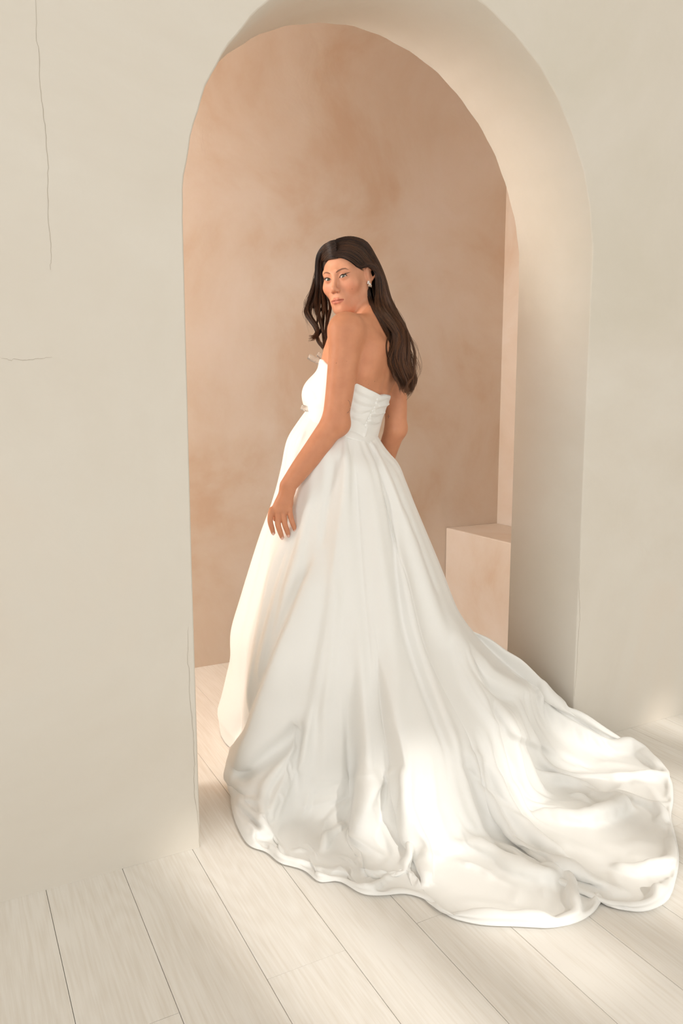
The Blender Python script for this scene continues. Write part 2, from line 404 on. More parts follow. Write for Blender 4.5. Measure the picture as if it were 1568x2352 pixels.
def build_body_prims():
    PR.clear()
    def torso(p):
        w = (p-WAIST)@UP_; c = tcen(w); ins = .006*np.clip((.15-w)/.02, 0, 1); a = np.interp(w, TW, TA)-ins; b = np.interp(w, TW, TB)-ins
        q = p-c; l = q@LD; d = q@BD
        rad = ((np.abs(l)/a)**2.3+(np.abs(d)/b)**2.3)**(1/2.3)
        g = (rad-1)*np.minimum(a, b)*.9
        g = g+.004*np.exp(-(l/.018)**2)*(d > 0)*np.clip((.26-w)/.1, 0, 1)      # groove of the spine
        e = np.maximum(w-TW[-1], TW[0]-w)
        return smax(g, e, .05)
    gen(torso, WAIST+UP_*.1, .36, .03)
    # shoulder blades, trapezius, neck
    sL = tcen(.235)+LD*.075+BD*.075; sR = tcen(.235)-LD*.075+BD*.075
    rc(sL+UP_*.03, sL-UP_*.05+LD*.012, .022, .014, .06); rc(sR+UP_*.02, sR-UP_*.05-LD*.004, .016, .012, .06)
    nk = H(0, -.052, -.045)
    rc(NECK-V(0, 0, .03), nk, .048, .041, .012)
    rc(NECK-V(0, 0, .006), LSH+V(0, 0, .008), .036, .036, .05); rc(NECK-V(0, 0, .012), RSH+V(0, 0, .004), .034, .036, .05)
    rc(tcen(.27)-BD*.04, LSH, .05, .045, .05); rc(tcen(.27)-BD*.04, RSH, .05, .045, .05)
    # bust under the bodice
    for s in (-1, 1): el(tcen(.115)-BD*.082+LD*.06*s, (.056, .056, .056), k=.04)
    # hips and legs under the gown
    hip = at(785, 1090, 2.57); hip[2] = .93
    el(hip, (.165, .135, .13), np.stack([LD, BD, V(0, 0, 1)], 1), .08)
    for s in (-1, 1):
        h0 = hip+LD*.085*s-V(0, 0, .03); kn = hip+LD*.075*s-BD*.02; kn[2] = .50; an = hip+LD*.07*s; an[2] = .12
        rc(h0, kn, .082, .052, .05); rc(kn, kn*.6+an*.4, .050, .054, .04); rc(kn*.6+an*.4, an, .054, .034, .04)
        toe = an-BD*.13; toe[2] = .018; ball = an-BD*.09; ball[2] = .024; heel = an+BD*.035; heel[2] = .085
        rc(an, ball, .033, .022, .03); rc(ball, toe, .024, .013, .02); rc(an, heel, .03, .022, .02)
    # left arm (nearest the camera)
    EL = at(769, 968, 2.40); WR = at(661, 1116, 2.372)
    chain([LSH, at(790, 795, 2.375), at(785, 850, 2.38), at(779, 905, 2.388), EL], [.0490, .0470, .0462, .0442, .0405], .022)
    chain([EL, at(725, 1031, 2.39), at(691, 1076, 2.38), WR], [.0400, .0370, .0325, .0262], .014)
    sp(at(780, 976, 2.40), .029, .03)
    # hand: back of the hand seen, fingers pointing down
    d = 2.376
    hw = at(661, 1122, d)
    kn = [at(629, 1171, d), at(639, 1173, d-.006), at(651, 1173, d-.006), at(663.5, 1172, d)]
    for q, r in zip(kn, (.0105, .0118, .0115, .0100)):
        rc(hw+(q-hw)*.1, q, .0185, r, .012)
    for i, j in ((0, 1), (1, 2), (2, 3)): rc((kn[i]+kn[j])/2+(hw-kn[i])*.3, (kn[i]+kn[j])/2+(hw-kn[i])*.08, .014, .009, .01)
    F = [[(624.5, 1171), (621.5, 1183), (620.3, 1198), (624.3, 1213), (627.6, 1226)],
         [(636.3, 1173), (637.4, 1190), (638.3, 1206), (643.5, 1223), (648.3, 1236.5)],
         [(650, 1173), (651.4, 1188), (654, 1204), (659, 1219), (662.6, 1230)],
         [(664.3, 1172), (666.8, 1184), (670.2, 1197), (674.5, 1209), (677.3, 1219)]]
    for f, rr in zip(F, ([.0098, .0093, .0083, .0079, .0062], [.0104, .0096, .0086, .0080, .0062], [.0100, .0092, .0084, .0078, .0060], [.0090, .0084, .0078, .0073, .0056])):
        P_ = [at(x, y, d-.004+o) for (x, y), o in zip(f, (0, -.006, -.008, -.002, .005))]
        chain(P_, [q_+.0003 for q_ in rr], .0045)
        FT.append((P_[3], P_[4], rr[4]))
    th = [at(652, 1140, d+.016), at(638, 1163, d+.026), at(633, 1180, d+.030), at(632, 1193, d+.032)]
    chain(th, [.016, .012, .010, .0075], .01)
    # right arm, behind
    RE = at(909, 984, 2.66); RW = at(866, 1118, 2.83)
    chain([RSH, at(904, 850, 2.665), at(908, 920, 2.66), RE], [.046, .0425, .0405, .0375], .03)
    sp(at(912, 985, 2.66), .028, .02)
    chain([RE, at(894, 1024, 2.70), RW], [.0370, .0350, .027], .014)
    for i in range(4):
        b0 = RW+LD*(.012*i-.02)-V(0, 0, .05); chain([RW, b0, b0-V(0, 0, .035)-BD*.006, b0-V(0, 0, .062)+BD*.004], [.018, .0098, .0085, .0062], .006)
    chain([RW, RW+BD*.03-V(0, 0, .03), RW+BD*.04-V(0, 0, .06)], [.016, .011, .0075], .01)
def build_head_prims():
    PH = lambda *a: H(*a)
    el(H(0, -.014, .040), (.0735, .093, .080), HR, .03)
    el(H(0, .030, -.018), (.0560, .059, .078), HR, .04); el(H(0, .040, -.060), (.040, .046, .050), HR, .03)
    for s in (-1, 1):
        rc(H(.046*s, .004, -.052), H(.018*s, .062, -.094), .014, .013, .028); rc(H(.055*s, .0, -.02), H(.050*s, .004, -.052), .012, .014, .03)
        el(H(.041*s, .056, -.022), (.021, .021, .018), HR, .03)
        rc(H(.012*s, .088, .0235), H(.044*s, .069, .026), .005, .005, .022)
    rc(H(-.007, .078, -.099), H(.007, .078, -.099), .0145, .0145, .022)
    for s in (-1, 1): el(H(.029*s, .099, .003), (.0170, .012, .0115), HR, .016, 's')
    # nose
    rc(H(0, .0885, .012), H(0, .1065, -.028), .0055, .0068, .014)
    sp(H(0, .1095, -.0335), .0080, .010)
    for s in (-1, 1):
        el(H(.0108*s, .0995, -.0390), (.0058, .0080, .0052), HR, .009)
        rc(H(.0062*s, .1045, -.0475), H(.0085*s, .1015, -.0440), .0023, .0023, .003, 's')
    # mouth
    el(H(0, .083, -.071), (.028, .018, .022), HR, .02)
    for s in (-1, 1):
        rc(H(.0235*s, .0895, -.0693), H(.0065*s, .1000, -.0660), .0018, .0034, .006)
        rc(H(.0215*s, .0895, -.0715), H(.0070*s, .0985, -.0755), .0022, .0048, .006)
    rc(H(-.006, .1000, -.0664), H(.006, .1000, -.0664), .0031, .0031, .005)
    rc(H(-.007, .0985, -.0757), H(.007, .0985, -.0757), .0050, .0050, .005)
    rc(H(-.024, .0950, -.0700), H(0, .1055, -.0703), .0010, .0012, .003, 's'); rc(H(.024, .0950, -.0700), H(0, .1055, -.0703), .0010, .0012, .003, 's')
    sp(H(0, .108, -.0895), .006, .012, 's')
    # eyelids: a shell round each eyeball, opened as an almond
    for s in (-1, 1):
        c = H(.0285*s, .0770, .004)
        sp(c, .0143, .008)
        tilt = .12*s*-1
        def almond(p, s=s):
            q = (p-HT)@HR; x = (q[:, 0]-.0285*s)*s; z = q[:, 2]-.0035-x*.13
            up_c = -.0135; R1 = .0180; lo_c = .0200; R2 = .0236
            e = np.maximum(np.sqrt(x*x+(z-up_c)**2)-R1, np.sqrt(x*x+(z-lo_c)**2)-R2)
            return np.maximum(e, .078-q[:, 1])
        gen(almond, H(.0285*s, .090, .004), .022, .0012, 's')
    # ears
    for s in (-1, 1):
        E0 = lambda y, z, o=0: H((.0715+o+max(0, .004-y)*.55)*s, y, z)
        el(E0(-.010, .004, -.001), (.0075, .015, .027), HR, .010)
        pts = [E0(.001, .010, .001), E0(-.001, .024, .006), E0(-.010, .033, .011), E0(-.021, .028, .014), E0(-.025, .014, .014), E0(-.021, -.002, .011), E0(-.012, -.016, .005)]
        chain(pts, [.0030, .0032, .0034, .0036, .0034, .0032, .0040], .004)
        el(E0(-.007, -.024, .003), (.0050, .0072, .0095), HR, .006)
        chain([E0(-.009, .020, .006), E0(-.015, .010, .008), E0(-.013, -.004, .006)], [.0024, .0028, .0026], .005)
        el(E0(-.009, .006, .0115), (.0050, .0075, .0120), HR, .004, 's')
        el(E0(.001, -.001, .003), (.0040, .0035, .0050), HR, .004)
FT = []
def body_mesh():
    build_body_prims(); build_head_prims()
    X = axis(.84, 1.52, .0045, [(HT[0]-.105, HT[0]+.115, .0012), (.89, .985, .0018)])
    Y = axis(2.04, 2.92, .0045, [(HT[1]-.11, HT[1]+.10, .0012), (2.11, 2.19, .0022)])
    Z = axis(-.02, 1.78, .012, [(.84, 1.5, .0035), (.84, .97, .0018), (HT[2]-.13, HT[2]+.125, .0012)])
    return surface(PR, X, Y, Z)

# ================================================================ the woman
person = empty('person', (1.20, 2.28, 0), label='woman with long dark wavy hair in a white strapless gown, looking over her shoulder', category='person')
def child(o, par=person):
    o.parent = par; o.matrix_parent_inverse = Matrix.Translation(-Vector(person.location)); return o
M_SKIN, b_ = principled('skin', rough=.48); nt = M_SKIN.node_tree
vc = nd(nt, 'ShaderNodeVertexColor'); vc.layer_name = 'tint'
nn_ = nd(nt, 'ShaderNodeTexNoise'); nn_.inputs['Scale'].default_value = 28; nn_.inputs['Detail'].default_value = 5
geo_ = nd(nt, 'ShaderNodeNewGeometry'); nt.links.new(geo_.outputs['Position'], nn_.inputs['Vector'])
mm = nd(nt, 'ShaderNodeMix', data_type='RGBA', blend_type='MULTIPLY'); mm.inputs[0].default_value = 1
rr_ = nd(nt, 'ShaderNodeValToRGB'); rr_.color_ramp.elements[0].position = .3; rr_.color_ramp.elements[0].color = (.90, .86, .84, 1); rr_.color_ramp.elements[1].position = .7; rr_.color_ramp.elements[1].color = (1, 1, 1, 1)
nt.links.new(nn_.outputs['Fac'], rr_.inputs[0]); nt.links.new(vc.outputs[0], mm.inputs[6]); nt.links.new(rr_.outputs[0], mm.inputs[7]); nt.links.new(mm.outputs[2], b_.inputs['Base Color'])
b_.inputs['Subsurface Weight'].default_value = .12; b_.inputs['Subsurface Radius'].default_value = (1, .35, .2); b_.inputs['Subsurface Scale'].default_value = .012
b_.inputs['Specular IOR Level'].default_value = .35
bv, bq = body_mesh()
def mixc(c, t, w): return c*(1-w[:, None])+np.array(t)[None]*w[:, None]
def gauss(d, s): return np.exp(-(d/s)**2)
def seg2(x, z, a, b):
    a = np.array(a); b = np.array(b); ba = b-a; t = np.clip(((x-a[0])*ba[0]+(z-a[1])*ba[1])/(ba@ba), 0, 1)
    return np.hypot(x-a[0]-ba[0]*t, z-a[1]-ba[1]*t), t
def skin_tint(v):
    c = np.tile(np.array(lin(212, 147, 111)), (len(v), 1))
    q = (v-HT)@HR; x, y, z = q.T
    face = (np.abs(x) < .085) & (np.abs(y) < .14) & (z > -.13) & (z < .14)
    f = face.astype(float)
    c = mixc(c, lin(222, 163, 131), .7*f)
    for s in (-1, 1):
        c = mixc(c, lin(222, 132, 104), f*.28*gauss(np.hypot((x-.043*s)/1.3, (z+.026)), .020)*(y > .03))
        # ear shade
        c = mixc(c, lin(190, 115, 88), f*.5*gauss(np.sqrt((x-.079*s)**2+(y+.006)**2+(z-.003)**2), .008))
        # lid make-up
        d = np.hypot((x-.029*s)/1.5, z-.0125); c = mixc(c, lin(176, 108, 78), f*.55*gauss(d, .0065)*(y > .06))
        d = np.hypot((x-.0285*s)/1.6, z+.005); c = mixc(c, lin(190, 118, 92), f*.45*gauss(d, .0045)*(y > .06))
        # eyeliner along the upper lid with a wing
        xs = (x-.0285*s)*s
        zl = .0035+xs*.13-.0135+np.sqrt(np.maximum(.0180**2-xs**2, 0))
        m = f*(y > .05)*(np.abs(xs) < .0145)*gauss(z-zl-.0006, .0012+.0008*np.clip(xs/.014, -.6, 1)); c = mixc(c, lin(28, 20, 18), np.clip(m*1.2, 0, 1))
        d, t = seg2(xs, z, (.010, .0105), (.0225, .0135)); m = f*(y > .04)*np.clip(1.6-d/(.0014*(1.15-t)), 0, 1); c = mixc(c, lin(28, 20, 18), np.clip(m, 0, 1))
        zl2 = .0035+xs*.13+.0200-np.sqrt(np.maximum(.0236**2-xs**2, 0))
        m = f*(y > .06)*(np.abs(xs) < .012)*gauss(z-zl2+.0008, .0009); c = mixc(c, lin(120, 70, 56), m*.6)
        # brow
        br = [(-.0165, .0195), (-.009, .0235), (.002, .0270), (.011, .0270), (.0195, .0220)]; wd = [.0014, .0024, .0025, .0020, .0006]
        best = np.zeros(len(v))
        for i in range(4):
            d, t = seg2(xs, z, br[i], br[i+1]); ww = wd[i]+(wd[i+1]-wd[i])*t
            best = np.maximum(best, np.clip((ww-d)/.0012+.5, 0, 1))
        c = mixc(c, lin(104, 66, 46), best*f*(y > .05)*.85)
        # nostril: shade of the opening painted into the skin colour
        c = mixc(c, lin(90, 42, 30), f*np.clip(1.5*gauss(np.sqrt((x-.0075*s)**2+(y-.103)**2+(z+.0465)**2), .0030), 0, 1))
    # lips
    zu = -.0618-.0028*np.clip(np.abs(x)/.024, 0, 1)**1.2*2.2+.0012*np.clip(np.abs(x)/.006, 0, 1)*(np.abs(x) < .012)
    zb = -.0705-.0108*np.sqrt(np.clip(1-(x/.0240)**2, 0, 1))
    m = np.clip((zu-z)/.0012+.5, 0, 1)*np.clip((z-zb)/.0012+.5, 0, 1)*(np.abs(x) < .0248)*(y > .07)*f
    c = mixc(c, lin(200, 122, 102), m*.85)
    m = gauss(z+.0703+.0006*np.abs(x)/.02, .0014)*(np.abs(x) < .0248)*(y > .07)*f; c = mixc(c, lin(128, 64, 52), m*.75)
    # scalp under the hair
    m = f*np.clip((hairline(x, y, z))/.004+.5, 0, 1); m = m*np.clip((.0715-np.abs(x))/.002+(z > .045)*3+(y < -.035)*3, 0, 1); c = mixc(c, lin(52, 34, 24), m)
    # finger nails and reddish knuckles
    for a, b, r in FT:
        ax = (b-a)/np.linalg.norm(b-a); p = b+ax*.001-FW*r*.75
        dd = v-p; al = dd@ax; la = np.sqrt(np.maximum((dd**2).sum(1)-al**2, 0))
        m = np.clip((1-np.hypot(al/.0062, la/.0050))/.12, 0, 1); c = mixc(c, lin(243, 208, 196), m)
    return c
def hairline(x, y, z):
    """positive where hair grows (head frame)"""
    ax = np.abs(x)
    line = .066-.55*np.clip(ax-.022, 0, 1)-6.5*np.clip(ax-.040, 0, 1)**2*4       # height of the front hairline over |x|
    front = z-line
    side = np.minimum(-.010-y, .2)                                               # everything behind the ears
    top = np.minimum(z-.034, .030-y+np.clip(z-.03, 0, 1)*.6)
    return np.maximum(np.maximum(front, np.where(z > -.06, side, -1)), np.where(ax > .045, top, -1))
body = mesh_obj('body', bv-np.array(person.location), bq, M_SKIN, person)
ca = body.data.color_attributes.new('tint', 'FLOAT_COLOR', 'POINT')
cc_ = np.ones((len(bv), 4), np.float32); cc_[:, :3] = skin_tint(bv); ca.data.foreach_set('color', cc_.ravel())
# ---------------- eyes
def eye_mat():
    m, b = principled('eye', rough=.12); nt = m.node_tree
    tc = nd(nt, 'ShaderNodeTexCoord'); sx = nd(nt, 'ShaderNodeSeparateXYZ'); nt.links.new(tc.outputs['Object'], sx.inputs[0])
    h2 = nd(nt, 'ShaderNodeMath', operation='POWER'); h2.inputs[1].default_value = 2; nt.links.new(sx.outputs[0], h2.inputs[0])
    g2 = nd(nt, 'ShaderNodeMath', operation='POWER'); g2.inputs[1].default_value = 2; nt.links.new(sx.outputs[1], g2.inputs[0])
    ad = nd(nt, 'ShaderNodeMath', operation='ADD'); nt.links.new(h2.outputs[0], ad.inputs[0]); nt.links.new(g2.outputs[0], ad.inputs[1])
    sq = nd(nt, 'ShaderNodeMath', operation='SQRT'); nt.links.new(ad.outputs[0], sq.inputs[0])
    mu = nd(nt, 'ShaderNodeMath', operation='MULTIPLY'); mu.inputs[1].default_value = 100; nt.links.new(sq.outputs[0], mu.inputs[0])
    r = nd(nt, 'ShaderNodeValToRGB'); e = r.color_ramp.elements; r.color_ramp.interpolation = 'LINEAR'
    e[0].position = 0; e[0].color = (.004, .004, .004, 1); e[1].position = 1; e[1].color = (*lin(235, 222, 212), 1)
    for p, c in ((.20, (.004, .004, .004)), (.24, lin(80, 76, 58)), (.46, lin(104, 100, 80)), (.56, lin(48, 50, 46)), (.62, lin(215, 200, 190)), (.85, lin(228, 214, 204))): q = e.new(p); q.color = (*c, 1)
    nt.links.new(mu.outputs[0], r.inputs[0]); nt.links.new(r.outputs[0], b.inputs['Base Color'])
    b.inputs['Coat Weight'].default_value = .6; b.inputs['Coat Roughness'].default_value = .03
    return m
M_EYE = eye_mat()
bm = bmesh.new(); bmesh.ops.create_uvsphere(bm, u_segments=40, v_segments=28, radius=.0123)
for q in bm.verts:
    rr2 = math.hypot(q.co.x, q.co.y)
    if q.co.z > 0: q.co.z += .0011*math.exp(-(rr2/.0055)**2)
eme = bpy.data.meshes.new('eye'); bm.to_mesh(eme); bm.free(); eme.materials.append(M_EYE)
for p in eme.polygons: p.use_smooth = True
for s in (-1, 1):
    c = H(.0285*s, .0775, .004); gaze = CAM-RT*.6-c; gaze /= np.linalg.norm(gaze)
    o = bpy.data.objects.new('eye', eme); COL.objects.link(o); o.parent = person
    o.location = Vector(c)-Vector(person.location); o.rotation_euler = Vector(gaze).to_track_quat('Z', 'Y').to_euler()
# lashes
M_LASH, _ = principled('lash', lin(24, 18, 16), .6)
for s in (-1, 1):
    lp = []
    for i in range(26):
        t = -.9+1.85*i/25; xs = t*.0125
        zl = .0035+xs*.13-.0135+math.sqrt(.0180**2-xs**2)
        yb = .0765+math.sqrt(max(.0140**2-xs**2-(zl-.004)**2, 1e-6))
        L = .0025+.0022*(t+.9)/1.8
        b0 = V((.0285+xs)*s, yb, zl); out = V(.45*t*s, .8, .25); p3 = [H(*(b0+out*L*k+V(0, 0, L*.5*k*k))) for k in (0, .4, .75, 1)]
        lp.append(tube(p3, [.00045, .0004, .0003, .00015], 4))
    v_, f_ = join(lp); child(mesh_obj('eyelashes', v_, f_, M_LASH))['kind'] = 'stuff'

# ---------------------------------------------------------------- hair: a dark under-layer on the scalp plus wavy locks of strands
def hair_mat():
    m, b = principled('dark_brown_hair', rough=.42); nt = m.node_tree
    vc = nd(nt, 'ShaderNodeVertexColor'); vc.layer_name = 'tint'; nt.links.new(vc.outputs[0], b.inputs['Base Color'])
    b.inputs['Specular IOR Level'].default_value = .45
    return m
M_HAIR = hair_mat()
bt = BVHTree.FromPolygons([tuple(p) for p in bv[::1].tolist()], [tuple(q) for q in bq.tolist()])
def hair_cap():
    PR.clear()
    def cap(p):
        q = (p-HT)@HR; x, y, z = q.T
        c = V(0, -.016, .043); rad = V(.0795, .0985, .0845); d0 = q-c
        k0 = np.sqrt(((d0/rad)**2).sum(1)); k1 = np.sqrt(((d0/rad**2)**2).sum(1))+1e-9
        e = k0*(k0-1)/k1
        e = e+.0035*gauss(x-.004, .006)*(z > .05)                  # parting
        e = smax(e, -(hairline(x, y, z)-.001)*.7, .012)
        ear = np.sqrt(((np.abs(x)-.09)/1.3)**2+(y+.008)**2+((z-.004)/1.15)**2)-.031
        return smax(e, -ear, .008)
    gen(cap, HT+HR@V(0, -.016, .043), .105, .001)
    c = HT+HR@V(0, -.016, .043)
    return surface(PR, *[np.arange(c[i]-.115, c[i]+.118, .0024) for i in range(3)])
hv, hq = hair_cap()
hbt = BVHTree.FromPolygons([tuple(p) for p in hv.tolist()], [tuple(q) for q in hq.tolist()])
def hit_depth(px, py):
    r = Vector(ray(px, py)); L = r.length; r /= L; best = 9.
    for b in (bt, hbt):
        h = b.ray_cast(Vector(CAM), r)
        if h[0] is not None: best = min(best, h[3]/L)
    return best
HVS, HFS, HCS = [hv], [hq], [np.tile(lin(44, 30, 22), (len(hv), 1))]
hoff = [len(hv)]
def strands(P_, rad, colr):
    """P_: n x m x 3 strand points -> 3-sided tubes"""
    n, m, _ = P_.shape; t = np.gradient(P_, axis=1); t /= np.linalg.norm(t, axis=2, keepdims=True)+1e-9
    a = np.cross(t, FW); a /= np.linalg.norm(a, axis=2, keepdims=True)+1e-9; b = np.cross(t, a)
    ring = [P_+(a*math.cos(q)+b*math.sin(q))*rad[..., None] for q in (0, 2.094, 4.189)]
    v = np.stack(ring, 2).reshape(-1, 3)
    i = np.arange(n)[:, None, None]*m*3; j = np.arange(m-1)[None, :, None]*3; k = np.arange(3)[None, None, :]; k2 = (k+1) % 3
    f = np.stack([i+j+k, i+j+k2, i+j+3+k2, i+j+3+k], -1).reshape(-1, 4)+hoff[0]
    HVS.append(v); HFS.append(f); HCS.append(np.repeat(colr.reshape(-1, 3), 3, 0)); hoff[0] += len(v)
def lock(path, widths, n, depth, mode, m=34, wave=2.0, spread=.012, tone=0., r0=.00075, lift=.003, ends=.5):
    """path px polyline, widths px, depth list; mode 'cast' lays it on what is behind"""
    c = spline(path, m); wd = spline([(q,) for q in widths], m)[:, 0]; dp = spline([(q,) for q in depth], m)[:, 0]
    T = np.linspace(0, 1, m); r = RNG
    if mode == 'cast':
        hd = np.array([hit_depth(*q) for q in c]); dd = np.minimum(hd, dp)
        hd2 = dd.copy()
        for _ in range(3): hd2[1:-1] = np.minimum(dd[1:-1], (hd2[:-2]+hd2[1:-1]+hd2[2:])/3)
        dp = hd2-lift
    tg = np.gradient(c, axis=0); tg /= np.linalg.norm(tg, axis=1)[:, None]+1e-9; nr = np.stack([-tg[:, 1], tg[:, 0]], 1)
    ang = r.uniform(0, 2*np.pi, n); rad = np.sqrt(r.uniform(0, 1, n)); u = rad*np.cos(ang); v = rad*np.sin(ang)
    tw = r.uniform(-.5, .5); ph = r.uniform(0, 6.28)
    U = u[:, None]*np.cos(tw*3*T)[None]+v[:, None]*np.sin(tw*3*T)[None]*.6
    off = U*wd[None]+wave*np.sin(T[None]*13+ph+u[:, None]*.8)*np.clip(T*2.2-.5, 0, 1)[None]*.5
    frz = r.normal(0, 1, (n, 1))*np.sin(T[None]*r.uniform(6, 22, (n, 1))+r.uniform(0, 6, (n, 1)))*np.clip(T-.15, 0, 1)[None]*.9
    off = off+frz
    xy = c[None]+nr[None]*off[..., None]
    xy[..., 1] += (r.uniform(-1, 1, (n, 1))*8*T[None]**3)
    D = dp[None]+(v[:, None]*spread+.0)*np.clip(wd/6, .15, 1)[None]*np.clip(T*3, .1, 1)[None]
    P_ = CAM+(FW+RT*((xy[..., :1]-CX)/FPX)+UPV*((CY-xy[..., 1:])/FPX))*D[..., None]
    ts = r.uniform(0, .05, (n, 1))*(mode == 'cast'); te = 1-r.uniform(0, 1, (n, 1))**1.6*.20
    fi = (ts+(te-ts)*T[None])*(m-1); i0 = np.minimum(fi.astype(int), m-2); ft = (fi-i0)[..., None]; ii = np.arange(n)[:, None]
    P_ = P_[ii, i0]*(1-ft)+P_[ii, i0+1]*ft
    R_ = r0*np.clip((1-T)*6, .2, 1)[None]*np.clip(T*12, .3, 1)[None]*r.uniform(.7, 1.2, (n, 1))*np.ones((1, m))
    base = np.array(lin(31, 20, 15)); warm = np.array(lin(134, 86, 52))
    k = np.clip(r.normal(.05+tone, .10, (n, 1))+(r.uniform(0, .38)+.34*ends)*np.clip(T[None]*1.3-.25, 0, 1), 0, 1)
    strands(P_, R_, base[None, None]*(1-k[..., None])+warm[None, None]*k[..., None])
# her left side (right in the photo): over the ear and down the back
A0 = [(768, 590), (790, 589), (809, 598), (826, 611), (843, 607), (860, 622), (864, 668), (868, 700), (880, 730), (892, 758), (897, 790), (899, 825), (910, 862), (922, 888)]
A1 = [(769, 550), (802, 545), (838, 556), (858, 586), (873, 618), (887, 652), (899, 690), (910, 725), (928, 760), (943, 800), (950, 838), (950, 868), (944, 890), (936, 902)]
DP = [2.55, 2.56, 2.57, 2.57, 2.57, 2.57, 2.565, 2.55, 2.53, 2.52, 2.52, 2.53, 2.54, 2.55]
A0, A1 = np.array(A0, float), np.array(A1, float)
NL = 15
for lay in range(3):
    for i in range(NL):
        a = (i+.5*(lay % 2)+.2)/NL; p = A0*(1-a)+A1*a
        ph = RNG.uniform(0, 6.28); am = np.array([0, 0, 0, 0, 0, 1.5, 3.5, 6, 8, 10, 11, 10, 8, 7])*(1. if lay else .7)
        p = p+np.stack([am*np.sin(np.arange(14)*1.5+a*2.6+ph*.14), np.zeros(14)], 1)
        p[-3:] += np.array([[0, 1], [0, 2], [0, 3]])*RNG.uniform(-5, 5)
        w = np.array([2.2, 5, 6, 6, 6, 5, 4.5, 4.5, 5, 5, 5, 5, 4, 2])*(1.1 if lay == 0 else .8)
        dd = np.array(DP)+(.02 if lay == 0 else -.004*lay)
        lock([tuple(q) for q in p], w, 80 if lay else 66, dd, 'cast', wave=3.5, spread=.012, tone=(-.06, .04, .10)[lay]+RNG.uniform(-.05, .08), lift=(.002, .006, .009)[lay], m=38)
lock([(848, 604), (857, 620), (860, 645), (862, 675), (868, 700)], [2, 7, 8, 7, 5], 120, [2.60, 2.61, 2.61, 2.59, 2.57], 'none', wave=0, spread=.03, tone=-.06, m=26, ends=.2)
for dx_ in (0, 5, 11): lock([(846+dx_*.8, 657), (846+dx_, 672), (850+dx_, 690), (859+dx_, 712), (874+dx_, 738), (888+dx_*.5, 765), (896, 790)], [2, 4.5, 5, 5.5, 5, 4, 3], 85, [2.61, 2.60, 2.585, 2.575, 2.56, 2.54, 2.53], 'cast', wave=1, spread=.010, tone=-.04, m=28, ends=.3, lift=.003)
# ends curling out to the right
for p in ([(916, 728), (936, 762), (950, 800), (952, 840), (957, 875)], [(930, 790), (948, 826), (950, 860), (936, 880), (940, 905)], [(905, 830), (903, 860), (915, 880), (918, 905)], [(893, 760), (887, 800), (896, 835), (906, 850)], [(925, 850), (935, 880), (930, 900), (944, 897)]):
    lock(p, [.5, 2, 3, 2.5, .8][:len(p)], 26, [2.52]*len(p), 'cast', wave=3, tone=.25, lift=.012, m=22)
# her right side (left in the photo): beside the face and in front of the far shoulder
B0 = np.array([(774, 589), (758, 590), (747, 597), (742, 610), (742, 632), (748, 660), (755, 684), (760, 705), (757, 730), (751, 760), (750, 790)], float)
B1 = np.array([(771, 549), (745, 562), (729, 584), (725, 610), (724, 635), (719, 662), (710, 688), (704, 712), (713, 735), (727, 757), (726, 775)], float)
DB_ = [2.52, 2.53, 2.56, 2.585, 2.60, 2.61, 2.60, 2.58, 2.55, 2.53, 2.52]
for i in range(9):
    a = (i+.4)/9; p = B0*(1-a)+B1*a; am = np.array([0, 0, 0, 0, .5, 1, 1.5, 2, 3, 4, 4.])
    p = p+np.stack([am*np.sin(np.arange(11)*1.3+i*1.9), np.zeros(11)], 1)
    n_ = 7 if i in (3, 5, 6, 8) else 8
    nn = len(p) if i in (0, 1, 4, 8) else 9
    lock([tuple(q) for q in p[:nn]], [1.5, 3.5, 3, 3, 3.2, 4, 4.8, 5, 3.5, 2.6, 1.2][:nn], 95, (np.array(DB_)+.004*(i % 3))[:nn], 'none', wave=1.5, spread=.03, tone=-.04, ends=.35)
for i in range(11):                                             # over the top of the brow
    a = (i-.4)/10
    p = [(776-5*a, 590-40*a), (758-4*a, 591-34*a), (746-6*a, 597-25*a), (740-11*a, 602-12*a), (740-14*a, 622-6*a)]
    lock(p, [2, 3, 3, 2.5, 2.5], 50, [2.50, 2.51, 2.54, 2.575, 2.60], 'cast', wave=0, spread=.004, tone=-.04, lift=.003, m=18, ends=0)
for p, w in (([(722, 640), (713, 678), (704, 705), (701, 718), (708, 732), (720, 748), (727, 764), (720, 775), (707, 777)], 3.6), ([(716, 668), (707, 698), (706, 716), (718, 738), (728, 757), (722, 774), (709, 775)], 3.),
             ([(735, 690), (728, 712), (736, 734), (740, 752), (730, 770), (728, 782), (738, 794), (744, 800)], 3.6), ([(742, 700), (732, 722), (728, 740), (726, 760), (731, 780), (740, 797)], 2.2), ([(745, 710), (742, 735), (741, 760), (744, 785), (743, 808)], 3.5), ([(752, 712), (749, 745), (747, 775), (744, 803)], 3.5)):
    lock(p, [w*.8]+[w]*(len(p)-2)+[w*.3], 60, np.linspace(2.60, 2.50, len(p)), 'none', wave=1., spread=.012, tone=.06, m=30)
for i in range(34):                                            # single flyaways
    if i % 3: p = [(885+RNG.uniform(0, 20), 690), (915+RNG.uniform(-10, 15), 740), (945+RNG.uniform(-15, 12), 800+RNG.uniform(-10, 10)), (955+RNG.uniform(-10, 12), 850), (945+RNG.uniform(-15, 15), 895+RNG.uniform(-10, 12))]; d = [2.55]*5
    else: p = [(724, 620), (718+RNG.uniform(-4, 3), 660), (703+RNG.uniform(-6, 6), 695), (702+RNG.uniform(-8, 8), 725), (716+RNG.uniform(-8, 8), 760)]; d = [2.6]*5
    lock(p, [1.5]*5, 2, d, 'none', wave=3, r0=.00032, tone=.1, m=26)
hvv = np.concatenate(HVS); hf = np.concatenate(HFS); hc = np.ones((len(hvv), 4), np.float32); hc[:, :3] = np.concatenate(HCS)
